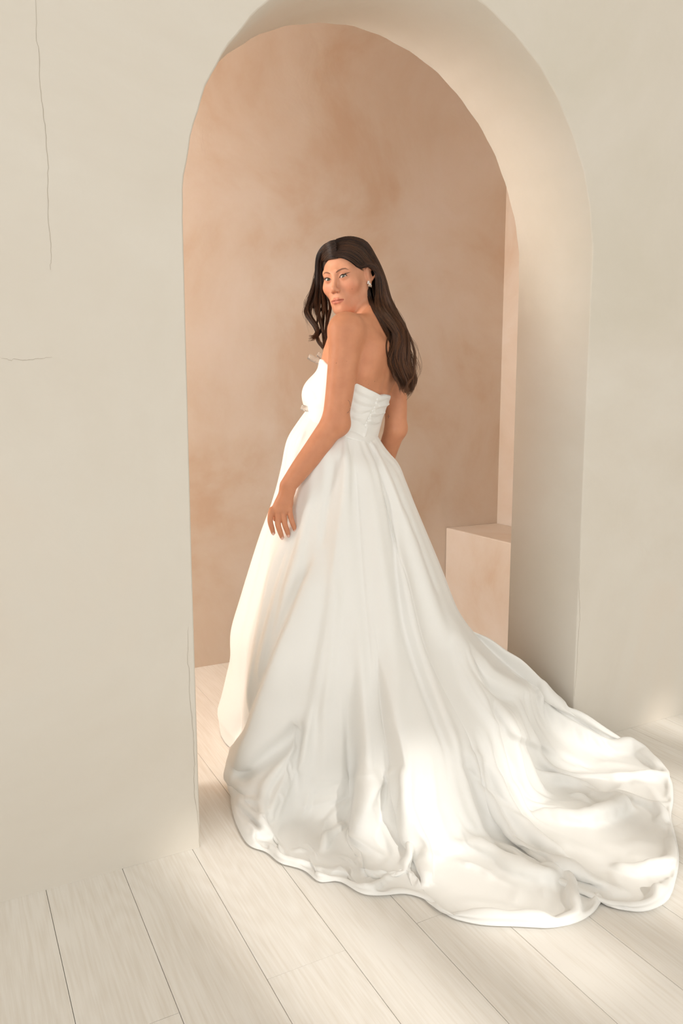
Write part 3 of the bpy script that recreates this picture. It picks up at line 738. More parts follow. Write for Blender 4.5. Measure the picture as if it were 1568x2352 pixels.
hair = mesh_obj('hair', hvv-np.array(person.location), hf, M_HAIR, person)
hair['kind'] = 'stuff'
hair.data.color_attributes.new('tint', 'FLOAT_COLOR', 'POINT').data.foreach_set('color', hc.ravel())
print('hair faces', len(hf))

# ---------------------------------------------------------------- the gown
SETTLE, BENDC, GROW, DDENS, DROWS = 100, .00002, .10, 58, 136
def satin():
    m, b = principled('ivory_satin', lin(243, 241, 236), rough=.55); nt = m.node_tree
    b.inputs['Sheen Weight'].default_value = .25; b.inputs['Sheen Roughness'].default_value = .4; b.inputs['Specular IOR Level'].default_value = .35
    geo = nd(nt, 'ShaderNodeNewGeometry')
    n1 = nd(nt, 'ShaderNodeTexNoise'); n1.inputs['Scale'].default_value = 9; n1.inputs['Detail'].default_value = 3; n1.inputs['Distortion'].default_value = 1.2
    nt.links.new(geo.outputs['Position'], n1.inputs['Vector'])
    bp = nd(nt, 'ShaderNodeBump'); bp.inputs['Strength'].default_value = .10; bp.inputs['Distance'].default_value = .012
    nt.links.new(n1.outputs['Fac'], bp.inputs['Height']); nt.links.new(bp.outputs[0], b.inputs['Normal'])
    return m
M_SATIN = satin()
GC = np.array([1.204, 2.276])
def inplane(px, py, th):
    """radius and height where the photo ray meets the upright plane through the gown's axis"""
    th = math.radians(th); n = np.array([-math.sin(th), math.cos(th), 0]); d = ray(px, py)
    t = ((np.array([*GC, 0])-CAM)@n)/(d@n); q = CAM+d*t
    return ((q[:2]-GC)@np.array([math.cos(th), math.sin(th)]), q[2])
def polar(px, py, z=.02):
    q = on_floor(px, py, z)[:2]-GC
    return math.degrees(math.atan2(q[1], q[0])), math.hypot(*q)
A_ = [(.104, 1.165), (.142, 1.112), (.175, 1.07), (.205, .99), (.243, .88), (.285, .77), (.322, .66), (.360, .54), (.395, .42)]
def col(th, tail, scale=1., top=A_):
    return (th, [(r*(1+(scale-1)*min(1, max(0, (1.1-z)/.5))), z) for r, z in top]+list(tail))
B1_ = [(.104, 1.160), (.142, 1.095), (.180, 1.04), (.215, .95), (.250, .865), (.292, .765), (.330, .675), (.370, .575), (.415, .475)]
COLS = []
def hemcol(px, py, kind='drape', zt=.036, sc=1.):
    th, R = polar(px, py)
    if kind == 'drape':      # falls close to the figure and pools on the floor
        k = max(R, .50)
        tail = [(.415, .30), (.43, .20), (min(.47, k*.86), .115), (.43+.35*(k-.43), .08), (.43+.62*(k-.43), zt+.01), (R-.05, zt), (R-.008, zt*.62), (R, .007)]
        COLS.append(col(th, tail, sc))
    elif kind == 'mid':
        tail = [(.47, .33), (.53, .24), (.60, .16), (.68, .10), (.78, .075), (R-.07, zt), (R-.012, zt*.62), (R, .007)]
        COLS.append(col(th, tail, sc, B1_))
    else:                    # the train pulled out behind her
        tail = [(.49, .385), (.57, .31), (.65, .235), (.73, .165), (.83, .105), (R-.10, zt+.012), (R-.014, zt*.62), (R, .007)]
        COLS.append(col(th, tail, sc, B1_))
def pxcol(th, pts, tail):
    COLS.append((th, A_[:3]+[inplane(x, y, th) for x, y in pts]+list(tail)))
# hidden front, going round from the far right to the left edge
COLS.append(col(-18, [(.47, .36), (.55, .27), (.61, .18), (.655, .10), (.68, .06), (.70, .04), (.71, .025), (.715, .012)], 1, B1_))
COLS.append(col(2, [(.44, .36), (.49, .26), (.52, .17), (.54, .10), (.56, .06), (.57, .04), (.575, .025), (.58, .012)], 1, B1_))
for th, R in ((30, .50), (60, .47), (90, .45), (115, .46)):
    COLS.append(col(th, [(.41, .34), (.425, .25), (.435, .18), (.44, .12), (.445, .08), (.45, .05), (R, .03), (R, .007)]))
COLS.append(col(135, [(.405, .34), (.425, .25), (.445, .18), (.462, .135), (.472, .11), (.478, .09), (.482, .075), (.484, .060)]))
COLS.append(col(150, [(.400, .32), (.420, .23), (.436, .16), (.444, .12), (.446, .10), (.444, .08), (.438, .062), (.432, .048)]))
COLS.append(col(163, [(.385, .30), (.395, .22), (.400, .16), (.400, .12), (.398, .095), (.395, .07), (.390, .05), (.385, .030)], .97))
COLS.append(col(174, [(.372, .30), (.378, .22), (.380, .16), (.380, .12), (.380, .09), (.380, .06), (.380, .035), (.380, .012)], .93))
hem = [(532, 1795), (530, 1838), (545, 1890), (575, 1935), (610, 1947), (645, 1974), (670, 1980), (700, 1990), (735, 2017), (775, 2013), (835, 2044)]
for i, h in enumerate(hem): hemcol(*h, 'drape', zt=.036, sc=(1.0, 1.05, 1.05)[min(i, 2)])
for h in [(885, 2046), (930, 2042), (978, 2056), (1010, 2078)]: hemcol(*h, 'mid')
for h in [(1037, 2098), (1068, 2106), (1100, 2113), (1140, 2116), (1180, 2117), (1220, 2119), (1260, 2121), (1320, 2110), (1358, 2090), (1377, 2068), (1386, 2052), (1398, 2072), (1435, 2080), (1475, 2084), (1530, 2062), (1553, 2010), (1560, 1960), (1552, 1910)]: hemcol(*h, 'train')
for h in [(1542, 1870), (1547, 1825), (1538, 1775), (1495, 1735), (1458, 1712)]: hemcol(*h, 'train')
# the ridge lifted off the floor that runs to the wall
COLS.append((-31, B1_[:-1]+[(.415, .455)]+[(.515, .398), (.575, .355), (.635, .320), (.695, .262), (.745, .208), (.80, .155), (.885, .100), (.93, .035)]))
COLS.append((-25, B1_[:-1]+[(.418, .445)]+[(.50, .39), (.56, .34), (.61, .28), (.66, .21), (.70, .14), (.74, .08), (.77, .04), (.79, .012)]))
NR = 460
def build_gown(dens=150, NR=460):
    n = len(COLS); m = len(A_)+8
    P_ = np.zeros((n, m, 3))
    for i, (th, rz) in enumerate(COLS):
        assert len(rz) == m, (i, th, len(rz))
        a = math.radians(th)
        for j, (r, z) in enumerate(rz):
            w = np.clip((z-.95)/.17, 0, 1)                       # the waist is an ellipse and tilts with her
            e = np.array([math.cos(a), math.sin(a)]); l = e@LD[:2]; d = e@BD[:2]
            k = 1+w*(.16*abs(l)-.03*abs(d))
            P_[i, j] = (*(GC+e*r*k), z-(.05*w*d if j > 0 else .05*w*d))
    # dense around (more where the camera sees it)
    wts = []
    for i in range(n):
        a, b = P_[i], P_[(i+1) % n]; vis = COLS[i][0]
        L = np.linalg.norm(a[-1]-b[-1])+np.linalg.norm(a[6]-b[6])
        hid = -20 < vis < 118
        wts.append(max(2, int(L*(dens*.27 if hid else dens))))
    rows = []
    for i in range(n):
        p0, p1, p2, p3 = P_[(i-1) % n], P_[i], P_[(i+1) % n], P_[(i+2) % n]; c = wts[i]
        t = (np.arange(c)/c)[:, None, None]
        d0 = np.linalg.norm(p1[-1]-p0[-1])**.5+1e-3; d1 = np.linalg.norm(p2[-1]-p1[-1])**.5+1e-3; d2 = np.linalg.norm(p3[-1]-p2[-1])**.5+1e-3
        m1 = (p1-p0)/d0-(p2-p0)/(d0+d1)+(p2-p1)/d1; m2 = (p2-p1)/d1-(p3-p1)/(d1+d2)+(p3-p2)/d2
        m1, m2 = m1*d1, m2*d1
        rows.append((2*t**3-3*t**2+1)*p1+(t**3-2*t**2+t)*m1+(-2*t**3+3*t**2)*p2+(t**3-t**2)*m2)
    G = np.concatenate(rows)                                    # N x m x 3
    # down each column: resample by arc length with a smooth curve
    N = len(G); out = np.zeros((N, NR, 3))
    seg = np.linalg.norm(np.diff(G, axis=1), axis=2).mean(0); u = np.concatenate([[0], np.cumsum(seg)]); u /= u[-1]
    tt = np.linspace(0, 1, NR); idx = np.clip(np.searchsorted(u, tt, side='right')-1, 0, m-2); f = ((tt-u[idx])/(u[idx+1]-u[idx]))[None, :, None]
    du = (u[idx+1]-u[idx])[None, :, None]
    tan = np.gradient(G, u, axis=1); a, b = G[:, idx], G[:, idx+1]; ta, tb = tan[:, idx]*du, tan[:, idx+1]*du
    out = (2*f**3-3*f**2+1)*a+(f**3-2*f**2+f)*ta+(-2*f**3+3*f**2)*b+(f**3-f**2)*tb
    return out, wts
def normals(G):
    a = np.roll(G, -1, 0)-np.roll(G, 1, 0); b = np.gradient(G, axis=1); n = np.cross(b, a); n /= np.linalg.norm(n, axis=2, keepdims=True)+1e-12
    return n
def blur(A, k):
    for _ in range(k):
        A = (np.roll(A, 1, 0)+2*A+np.roll(A, -1, 0))/4
        B = A.copy(); B[:, 1:-1] = (A[:, :-2]+2*A[:, 1:-1]+A[:, 2:])/4; A = B
    return A
def stroke_field(px, py, pts, wneg, wpos, n=40):
    """signed falloff round a photo polyline; s>0 is its left/below side"""
    p = spline(pts, n); x0, y0 = p.min(0)-max(wneg, wpos)*3; x1, y1 = p.max(0)+max(wneg, wpos)*3
    sel = np.nonzero((px > x0) & (px < x1) & (py > y0) & (py < y1))[0]
    if len(sel) == 0: return sel, None
    X_, Y_ = px[sel], py[sel]; best = np.full(len(sel), 1e9); S_ = np.zeros(len(sel)); Tt = np.zeros(len(sel))
    for i in range(n-1):
        a, b = p[i], p[i+1]; ba = b-a; L = ba@ba+1e-9
        t = ((X_-a[0])*ba[0]+(Y_-a[1])*ba[1])/L
        tc = np.clip(t, 0, 1); dx = X_-a[0]-ba[0]*tc; dy = Y_-a[1]-ba[1]*tc; d = np.hypot(dx, dy)
        m = d < best; best[m] = d[m]; S_[m] = np.sign(ba[0]*dy-ba[1]*dx)[m]; Tt[m] = ((i+tc)/(n-1))[m]
    w_ = np.where(S_ > 0, wpos, wneg)
    e = np.clip(Tt/.16, 0, 1)*np.clip((1-Tt)/.16, 0, 1); e = e*e*(3-2*e)
    return sel, np.where(w_ < 10, .35*np.exp(-(best/w_)**2)+.65*np.exp(-1.25*best/w_), np.exp(-(best/w_)**2))*e
STROKES = [  # photo polyline, lift in mm, width above/right, width below/left
    # pleats of the front, in the shade of the arm
    ([(640, 1215), (606, 1330), (584, 1440), (564, 1540), (553, 1640), (552, 1700)], -7, 5, 9),
    ([(668, 1225), (632, 1330), (604, 1430), (582, 1530), (571, 1640), (566, 1690)], -7, 5, 9),
    ([(695, 1200), (660, 1300), (634, 1400), (612, 1500), (590, 1600)], -6, 6, 12),
    ([(655, 1215), (622, 1310), (594, 1430), (574, 1540), (562, 1640)], 5, 9, 8), ([(725, 1100), (700, 1200), (675, 1300), (645, 1400)], 6, 14, 14),
    ([(690, 1000), (662, 1070), (640, 1140)], -4, 4, 7), ([(702, 985), (680, 1040), (660, 1090)], 4, 6, 6),
    # big fold that parts front and back
    ([(735, 1260), (705, 1340), (675, 1420), (640, 1500), (607, 1590), (573, 1680), (548, 1745), (534, 1800), (531, 1838)], 22, 55, 12),
    ([(722, 1270), (690, 1340), (655, 1420), (622, 1500), (590, 1590), (565, 1660), (545, 1720)], -10, 8, 14),
    ([(700, 1655), (655, 1700), (610, 1735), (572, 1770), (542, 1815)], -15, 22, 16),
    # long soft folds falling from the waist
    ([(800, 1010), (792, 1100), (775, 1250), (757, 1400), (735, 1530), (708, 1680)], 7, 16, 12), ([(770, 1040), (752, 1150), (735, 1270)], -6, 10, 10),
    ([(812, 1010), (822, 1150), (832, 1300), (845, 1450), (858, 1600)], -4, 4, 12), ([(845, 1020), (865, 1200), (890, 1400), (905, 1560), (915, 1720)], 7, 22, 22),
    ([(842, 1003), (858, 1040), (880, 1110), (905, 1200)], -6, 4, 6), ([(850, 1010), (875, 1060), (905, 1130), (940, 1230)], 5, 8, 8), ([(862, 1020), (895, 1080), (930, 1165), (960, 1250)], -5, 6, 8),
    ([(775, 1330), (768, 1430), (755, 1550), (735, 1700)], 6, 15, 10), ([(925, 1150), (960, 1280), (1000, 1400), (1040, 1500)], 7, 14, 16), ([(940, 1180), (972, 1270), (1010, 1375)], -6, 6, 8),
    ([(868, 1050), (900, 1200), (920, 1390), (941, 1484), (976, 1586), (1012, 1678), (1043, 1752)], -10, 7, 9), ([(905, 1230), (935, 1390), (960, 1490), (995, 1590), (1030, 1680), (1062, 1750)], 9, 16, 8),
    # left pool
    ([(722, 1600), (708, 1690), (694, 1757), (676, 1778), (648, 1843), (633, 1896), (633, 1935)], 11, 5, 13),
    ([(675, 1720), (640, 1771), (612, 1821), (607, 1868), (612, 1907), (640, 1945), (668, 1972)], 10, 5, 12),
    ([(712, 1811), (705, 1850), (691, 1886), (687, 1921), (694, 1978)], 10, 5, 11), ([(720, 1815), (716, 1850), (700, 1895)], -8, 6, 5),
    ([(700, 1795), (740, 1800), (780, 1790), (830, 1785), (880, 1775)], 9, 14, 8), ([(690, 1852), (730, 1848), (790, 1830)], 7, 8, 6),
    ([(806, 1826), (766, 1850), (744, 1875), (712, 1900)], -13, 8, 6), ([(815, 1835), (776, 1862), (750, 1892), (735, 1925)], 11, 8, 12),
    ([(884, 1773), (866, 1815), (848, 1857), (826, 1911), (826, 1945)], 20, 5, 30), ([(890, 1785), (874, 1820), (856, 1866)], -14, 7, 6),
    ([(923, 1755), (905, 1768), (884, 1782)], 10, 10, 6), ([(922, 1757), (932, 1814), (936, 1880), (941, 1957)], 22, 5, 26),
    ([(946, 1800), (955, 1850), (990, 1855), (1040, 1850)], -8, 18, 14),
    ([(784, 1908), (823, 1932), (855, 1955), (878, 1970)], 14, 8, 9), ([(873, 1900), (862, 1918), (873, 1939), (887, 1961), (876, 1980), (852, 1985), (826, 1977)], -14, 6, 7),
    ([(873, 1893), (901, 1939), (935, 1989)], 13, 6, 8), ([(862, 1880), (885, 1888), (912, 1932), (945, 1990), (978, 2050)], -15, 5, 6), ([(905, 1880), (925, 1930), (955, 1985), (988, 2050)], 14, 12, 5),
    ([(837, 2005), (836, 2025), (841, 2045)], 9, 7, 4), ([(845, 2010), (880, 2008), (915, 2020)], 8, 7, 8), ([(705, 1998), (722, 1981), (751, 1986), (800, 2000)], -10, 6, 7), ([(733, 1990), (730, 2002), (738, 2014)], 8, 5, 5),
    ([(745, 1880), (748, 1915), (752, 1950)], 9, 9, 9), ([(534, 1845), (583, 1886), (633, 1936), (668, 1977)], -9, 4, 5), ([(540, 1838), (590, 1880), (640, 1932), (676, 1976)], 8, 6, 5), ([(583, 1925), (583, 1905), (565, 1885)], 5, 4, 4),
    ([(540, 1835), (575, 1838), (605, 1845)], 7, 5, 8), ([(760, 1960), (800, 1985), (840, 1995)], 7, 9, 9),
    # long folds running into the train
    ([(1046, 1752), (1109, 1819), (1163, 1862), (1210, 1891), (1261, 1917), (1326, 1949), (1399, 1975)], 15, 12, 30), ([(1055, 1750), (1118, 1810), (1172, 1852), (1215, 1880)], -13, 6, 5),
    ([(1020, 1370), (1045, 1470), (1075, 1560), (1120, 1635), (1174, 1681), (1225, 1703), (1290, 1732), (1362, 1757), (1450, 1790)], 20, 30, 12),
    ([(1120, 1590), (1140, 1640), (1180, 1695), (1250, 1725), (1330, 1760), (1420, 1800)], -15, 5, 14),
    ([(1060, 1470), (1087, 1520), (1112, 1552), (1145, 1571), (1181, 1587), (1254, 1605), (1326, 1634), (1399, 1678), (1471, 1732), (1520, 1765)], 16, 26, 9),
    ([(1062, 1480), (1085, 1540), (1130, 1590), (1190, 1612)], -12, 5, 8), ([(1045, 1500), (1087, 1580), (1120, 1630), (1167, 1680)], -10, 7, 8),
    ([(1240, 1560), (1262, 1600), (1300, 1625)], 8, 10, 10), ([(1054, 1735), (1095, 1738), (1145, 1785), (1217, 1830), (1290, 1866), (1362, 1902), (1435, 1931), (1555, 1949)], 15, 10, 26),
    ([(1060, 1757), (1085, 1750), (1062, 1742)], -6, 4, 4), ([(1362, 1757), (1420, 1757), (1480, 1768), (1525, 1780)], 12, 8, 6), ([(1390, 1770), (1440, 1768), (1500, 1790)], -10, 4, 5), ([(1385, 1715), (1430, 1720), (1480, 1745), (1530, 1760)], 8, 8, 6),
    ([(1268, 1826), (1310, 1800), (1360, 1790), (1415, 1790)], -26, 22, 26), ([(1250, 1846), (1310, 1845), (1362, 1840), (1409, 1822), (1440, 1793)], 17, 9, 30),
    ([(1438, 1793), (1482, 1810), (1507, 1841), (1524, 1880)], 15, 12, 8), ([(1514, 1884), (1470, 1898), (1430, 1925), (1390, 1915), (1350, 1895)], -18, 16, 12), ([(1435, 1870), (1436, 1850), (1446, 1830)], 6, 8, 8), ([(1480, 1787), (1500, 1800), (1536, 1812)], -8, 5, 5),
    ([(1000, 1922), (1054, 1935), (1109, 1930), (1181, 1960), (1217, 1989), (1254, 1987), (1297, 1971), (1326, 1989), (1362, 2020), (1391, 2026)], 22, 7, 24),
    ([(1190, 1962), (1215, 1946), (1240, 1965), (1262, 1978)], -32, 12, 12), ([(1285, 1960), (1325, 1972), (1370, 2000), (1386, 2015)], -32, 12, 10), ([(1214, 1938), (1240, 1950), (1265, 1972)], 8, 5, 4),
    ([(1297, 1971), (1306, 2020), (1319, 2085)], 12, 16, 14), ([(1335, 2000), (1340, 2040), (1350, 2070)], -9, 10, 10), ([(1399, 2000), (1417, 2036), (1446, 2062)], 16, 8, 7), ([(1395, 2005), (1398, 2035), (1386, 2055)], -12, 7, 8),
    ([(1400, 1975), (1450, 2000), (1500, 2030), (1525, 2055)], 12, 12, 12), ([(1430, 1990), (1470, 2020), (1500, 2050)], -9, 8, 8), ([(1555, 1975), (1500, 1975), (1440, 1965)], 8, 10, 12),
    ([(1010, 1960), (1060, 2000), (1120, 2020), (1200, 2030)], -10, 22, 22), ([(1040, 2070), (1120, 2080), (1200, 2095), (1280, 2098)], 9, 14, 14), ([(1040, 1905), (1100, 1900), (1160, 1915)], -8, 12, 12), ([(960, 1950), (1000, 1965), (1050, 1985)], 7, 7, 10),
    ([(1160, 2005), (1185, 2040), (1180, 2085)], 8, 14, 14), ([(1250, 2020), (1262, 2060), (1255, 2100)], -8, 12, 12), ([(1130, 1650), (1160, 1740), (1200, 1800), (1225, 1840)], 6, 8, 14),
]
def sculpt(pts, nrm, strokes, mask, gain=1.):
    px, py, _ = proj(pts); d = np.zeros(len(pts))
    for st in strokes:
        sel, f = stroke_field(px, py, st[0], st[2], st[3])
        if f is not None: d[sel] += f*st[1]*.001*gain
    return pts+nrm*(d*mask)[:, None]
def settle(P_, W_, grow, steps=SETTLE, dt=1/180):
    """let the cloth fall on the floor: small-step position-based cloth on a grid. W_ 1 = held, 0 = free"""
    X_ = P_.copy(); home = P_.copy(); Vv = np.zeros_like(X_); im = (1-W_)[..., None]
    def pairs(sa, sb, comp):
        L = np.linalg.norm(P_[sa]-P_[sb], axis=-1, keepdims=True)
        g_ = 1+grow*np.clip(1-2.2*np.maximum(W_[sa], W_[sb]), 0, 1)[..., None]
        return (sa, sb, L*g_, comp)
    A = slice; cons = []
    for a in (0, 1):
        for s in (0, 1):
            st = [A(None), A(None)]; en = [A(None), A(None)]; n = P_.shape[a]; m = (n-s)//2
            st[a] = A(s, s+2*m, 2); en[a] = A(s+1, s+2*m, 2)
            cons.append(pairs(tuple(st), tuple(en), 0.))
        for s in (0, 1, 2, 3):                                        # bending: every second vertex
            n = P_.shape[a]; m = (n-s)//4+((n-s) % 4 > 2); st = [A(None), A(None)]; en = [A(None), A(None)]
            st[a] = A(s, s+4*m, 4); en[a] = A(s+2, s+2+4*m, 4)
            k = min(len(range(*st[a].indices(n))), len(range(*en[a].indices(n)))); st[a] = A(s, s+4*k, 4); en[a] = A(s+2, min(s+2+4*k, n), 4)
            cons.append(pairs(tuple(st), tuple(en), BENDC))
    for s in (0, 1):
        for r in (0, 1):
            n, m = P_.shape[:2]; k = (n-s)//2
            for d0, d1 in ((A(0, m-1), A(1, m)), (A(1, m), A(0, m-1))):
                off = 0
                sa = (A(s, s+2*k, 2), A(r+d0.start, d0.stop, 2)); sb = (A(s+1, s+2*k, 2), A(r+d1.start, d1.stop, 2))
                cons.append(pairs(sa, sb, .00004))
    for it in range(steps):
        prev = X_.copy(); Vv[..., 2] -= 9.8*dt; Vv *= .985
        X_ = X_+Vv*dt*im
        for sa, sb, L, comp in cons:
            d = X_[sa]-X_[sb]; l = np.linalg.norm(d, axis=-1, keepdims=True)+1e-9; wa, wb = im[sa], im[sb]
            c = (l-L)/(l*(wa+wb+comp/dt**2+1e-6))*d
            X_[sa] = X_[sa]-c*wa; X_[sb] = X_[sb]+c*wb
        X_ = X_+(home-X_)*(np.clip(W_*2, 0, 1)**2*.25)[..., None]
        low = X_[..., 2] < .006
        X_[..., 2] = np.maximum(X_[..., 2], .006)
        X_[..., :2] = np.where(low[..., None], prev[..., :2]*.8+X_[..., :2]*.2, X_[..., :2])
        Vv = (X_-prev)/dt; sp_ = np.linalg.norm(Vv, axis=-1, keepdims=True); Vv *= np.minimum(1, 1.2/(sp_+1e-9))
    return X_
def drape_delta():
    G0, cw = build_gown(DDENS, DROWS); N, R, _ = G0.shape
    th = np.arctan2(G0[..., 1]-GC[1], G0[..., 0]-GC[0]); tt = np.linspace(0, 1, R)[None]
    n = blur(normals(G0), 2); outw = np.stack([np.cos(th), np.sin(th), np.full(th.shape, .35)], -1); n = n*np.sign((n*outw).sum(-1).mean())
    vis = np.clip(((CAM-G0)/np.linalg.norm(CAM-G0, axis=2, keepdims=True)*n).sum(2)*4+.35, 0, 1)
    hemf = np.clip((1-tt)/.02, 0, 1)*np.clip(tt/.03, 0, 1)
    G = sculpt(G0.reshape(-1, 3), n.reshape(-1, 3), STROKES, (vis*hemf).reshape(-1), 1.9).reshape(G0.shape)
    # the upper skirt is held and keeps softer folds
    soft = np.clip((G0[..., 2]-.25)/.3, 0, 1)[..., None]; G = G0+(G-G0)*(1-.45*soft)
    G = blur(G, 1); G[..., 2] = np.maximum(G[..., 2], .006)
    W_ = np.clip((G0[..., 2]-.22)/.30, 0, 1)**.7; td = np.degrees(th)
    W_ = np.where((td > -33) & (td < 30), np.maximum(W_, .9), W_)
    W_ = np.where(((td > 30) & (td < 175)) | (td < -178), np.maximum(W_, .9), W_)
    W_ = np.where((td > 168) | (td < -138), np.maximum(W_, .62), W_)
    W_[:, -1] = 1; W_[:, -2] = np.maximum(W_[:, -2], .5)
    r0 = int(np.argmax((W_ < .999).any(0)))
    W_[:, r0] = 1
    G[:, r0:] = settle(G[:, r0:], W_[:, r0:], GROW)
    return G-G0, cw
def cubic(A, x, axis, wrap):
    n = A.shape[axis]; i = np.floor(x).astype(int); t = x-i
    sh = [1]*A.ndim; sh[axis] = len(x); t = t.reshape(sh)
    g = lambda k: np.take(A, (i+k) % n if wrap else np.clip(i+k, 0, n-1), axis=axis)
    a, b, c, d = g(-1), g(0), g(1), g(2)
    return .5*(2*b+(c-a)*t+(2*a-5*b+4*c-d)*t*t+(3*b-3*c+d-a)*t**3)
def add_drape(G, wts):
    D, cw = drape_delta(); cum = np.concatenate([[0], np.cumsum(cw)])
    x = np.concatenate([cum[i]+np.arange(c)/c*cw[i] for i, c in enumerate(wts)])
    D = cubic(D, x, 0, True)
    return G+cubic(D, np.linspace(0, 1, G.shape[1])*(D.shape[1]-1), 1, False)
def make_gown():
    G, wts = build_gown(); G = add_drape(G, wts); N = len(G)
    # gentle gathers all round
    th = np.arctan2(G[..., 1]-GC[1], G[..., 0]-GC[0]); tt = np.linspace(0, 1, NR)[None]
    amp = (.0016*np.exp(-((tt-.10)/.07)**2)+.0022*np.exp(-((tt-.42)/.25)**2))
    n = blur(normals(G), 6)
    mid = G.mean(1, keepdims=True)
    if ((G-mid)[:, 100]*n[:, 100]).sum() < 0: pass
    outw = np.stack([np.cos(th), np.sin(th), np.full(th.shape, .35)], -1)
    sg = np.sign((n*outw).sum(-1).mean()); n = n*sg
    G = G+n*(amp*(np.sin(th*17+2.2*np.sin(th*4))+.4*np.sin(th*31+2*np.sin(th*3))))[..., None]
    vis = np.clip(((CAM-G)/np.linalg.norm(CAM-G, axis=2, keepdims=True)*n).sum(2)*4+.35, 0, 1)
    hemf = np.clip((1-tt)/.012, 0, 1)*np.clip(tt/.03, 0, 1)
    pts = sculpt(G.reshape(-1, 3), n.reshape(-1, 3), STROKES, (vis*hemf).reshape(-1), .6)
    G = pts.reshape(G.shape)
    G = blur(G, 1)
    G[..., 2] = np.where(G[..., 2] < .010, .004+.006*np.exp((G[..., 2]-.010)/.006), G[..., 2])
    # hem turned under
    last = G[:, -1:]; ins = last+(np.array([*GC, 0])-last)*.015; ins[..., 2] = .003
    G = np.concatenate([G, ins], 1)
    i = np.arange(N)[:, None]; j = np.arange(NR)[None]; W_ = NR+1
    f = np.stack([i*W_+j, i*W_+j+1, ((i+1) % N)*W_+j+1, ((i+1) % N)*W_+j], -1).reshape(-1, 4)
    if sg < 0: f = f[:, ::-1]
    return G.reshape(-1, 3), np.ascontiguousarray(f)
gv, gf = make_gown()
print('gown', len(gf), 'in jamb', ((gv[:, 0] > AX1) & (gv[:, 1] > YW) & (gv[:, 1] < YT)).sum(), 'in left', ((gv[:, 0] < AX0) & (gv[:, 1] > YW) & (gv[:, 1] < YT)).sum(), 'low', gv[:, 2].min())
gown = mesh_obj('gown', gv-np.array(person.location), gf, M_SATIN, person)
gown['label'] = 'white satin gown with a long train'
def sub(o):
    """a sub-part whose mesh is in world coordinates, under the gown"""
    o.parent = gown; o.matrix_parent_inverse = Matrix.Translation(-Vector(person.location)); return o
# ---------------- bodice
def phi_w(px, py, off=0):
    p = at(px, py, hit_depth(px, py)+off); w = (p-WAIST)@UP_; q = p-tcen(w); return math.atan2(q@LD, q@BD), w
tl = [phi_w(818, 878), phi_w(845, 893), phi_w(870, 907), phi_w(882, 905)]
tl += [(-1.2, tl[3][1]+.012), (-2.0, .19), (-2.7, .205), (math.pi, .195), (2.7, .205), (2.0, .195), (1.45, tl[0][1]+.012)]
tl = sorted((a % (2*math.pi), w) for a, w in tl); ta_ = np.array([a for a, w in tl]); tw_ = np.array([w for a, w in tl])
def topline(phi): return np.interp(phi % (2*math.pi), np.r_[ta_-2*math.pi, ta_, ta_+2*math.pi], np.r_[tw_, tw_, tw_])
def bodice_mesh():
    PR.clear()
    def torso(p):
        w = (p-WAIST)@UP_; c = tcen(w); a = np.interp(w, TW, TA)+.0055; b = np.interp(w, TW, TB)+.0055
        q = p-c; l = q@LD; d = q@BD
        rad = ((np.abs(l)/a)**2.3+(np.abs(d)/b)**2.3)**(1/2.3)
        return (rad-1)*np.minimum(a, b)*.9
    gen(torso, WAIST+UP_*.1, .36, .03)
    for s in (-1, 1):
        el(tcen(.115)-BD*.085+LD*.06*s, (.0635, .0635, .0635), k=.035)
    prs = list(PR)
    def cut(p):
        d = evalp(p, prs); w = (p-WAIST)@UP_; q = p-tcen(w); ph = np.arctan2(q@LD, q@BD)
        tp = topline(ph)
        d = smax(d, w-tp, .006)
        return smax(d, -.030-w+.0, .006)
    PR.clear(); gen(cut, WAIST+UP_*.09, .26, .001)
    c = WAIST+UP_*.09
    return surface(PR, *[np.arange(c[i]-.21, c[i]+.215, .0026) for i in range(3)])
bdv, bdf = bodice_mesh()
def vnormals(v, f):
    n = np.cross(v[f[:, 2]]-v[f[:, 0]], v[f[:, 3]]-v[f[:, 1]]); o = np.zeros_like(v)
    for k in range(4): np.add.at(o, f[:, k], n)
    return o/(np.linalg.norm(o, axis=1)[:, None]+1e-12)
bn = vnormals(bdv, bdf)
if (bn*(bdv-bdv.mean(0))).sum() < 0: bn = -bn
BST = [([(812, 900), (835, 911), (850, 919), (864, 927)], -4, 3, 4), ([(812, 893), (838, 904), (862, 916)], 3, 4, 4), ([(808, 922), (835, 933), (859, 936)], -4, 3, 4), ([(809, 913), (838, 925), (862, 931)], 3, 4, 4),
       ([(806, 946), (830, 951), (852, 945)], -4.5, 3, 4), ([(806, 937), (832, 942), (855, 941)], 3, 4, 4), ([(804, 963), (825, 968), (843, 979)], -5, 3, 3), ([(805, 956), (828, 960), (846, 964)], 3.5, 4, 4),
       ([(866, 926), (882, 922), (895, 916)], -5, 3, 3), ([(868, 919), (884, 915), (897, 909)], 3, 3, 3), ([(862, 941), (878, 939), (892, 934)], -6, 3, 4), ([(868, 933), (882, 931), (896, 926)], 6, 4, 3), ([(852, 957), (868, 958), (882, 950)], -6, 3, 3), ([(856, 949), (872, 951), (886, 945)], 5, 3, 3),
       ([(846, 964), (862, 970), (874, 966)], 5.5, 3, 3), ([(843, 972), (860, 978), (872, 974)], -4, 3, 3), ([(800, 986), (820, 993), (838, 1004)], -3, 2, 3), ([(843, 980), (840, 992), (837, 1004)], 4, 2, 5), ([(868, 912), (858, 940), (843, 968), (838, 990)], -2.5, 2.5, 2.5),
       ([(752, 935), (735, 934), (720, 932)], 2.5, 3, 3), ([(705, 890), (722, 900), (728, 925)], -3, 6, 6)]
bvis = np.clip(((CAM-bdv)/np.linalg.norm(CAM-bdv, axis=1)[:, None]*bn).sum(1)*4+.5, 0, 1)
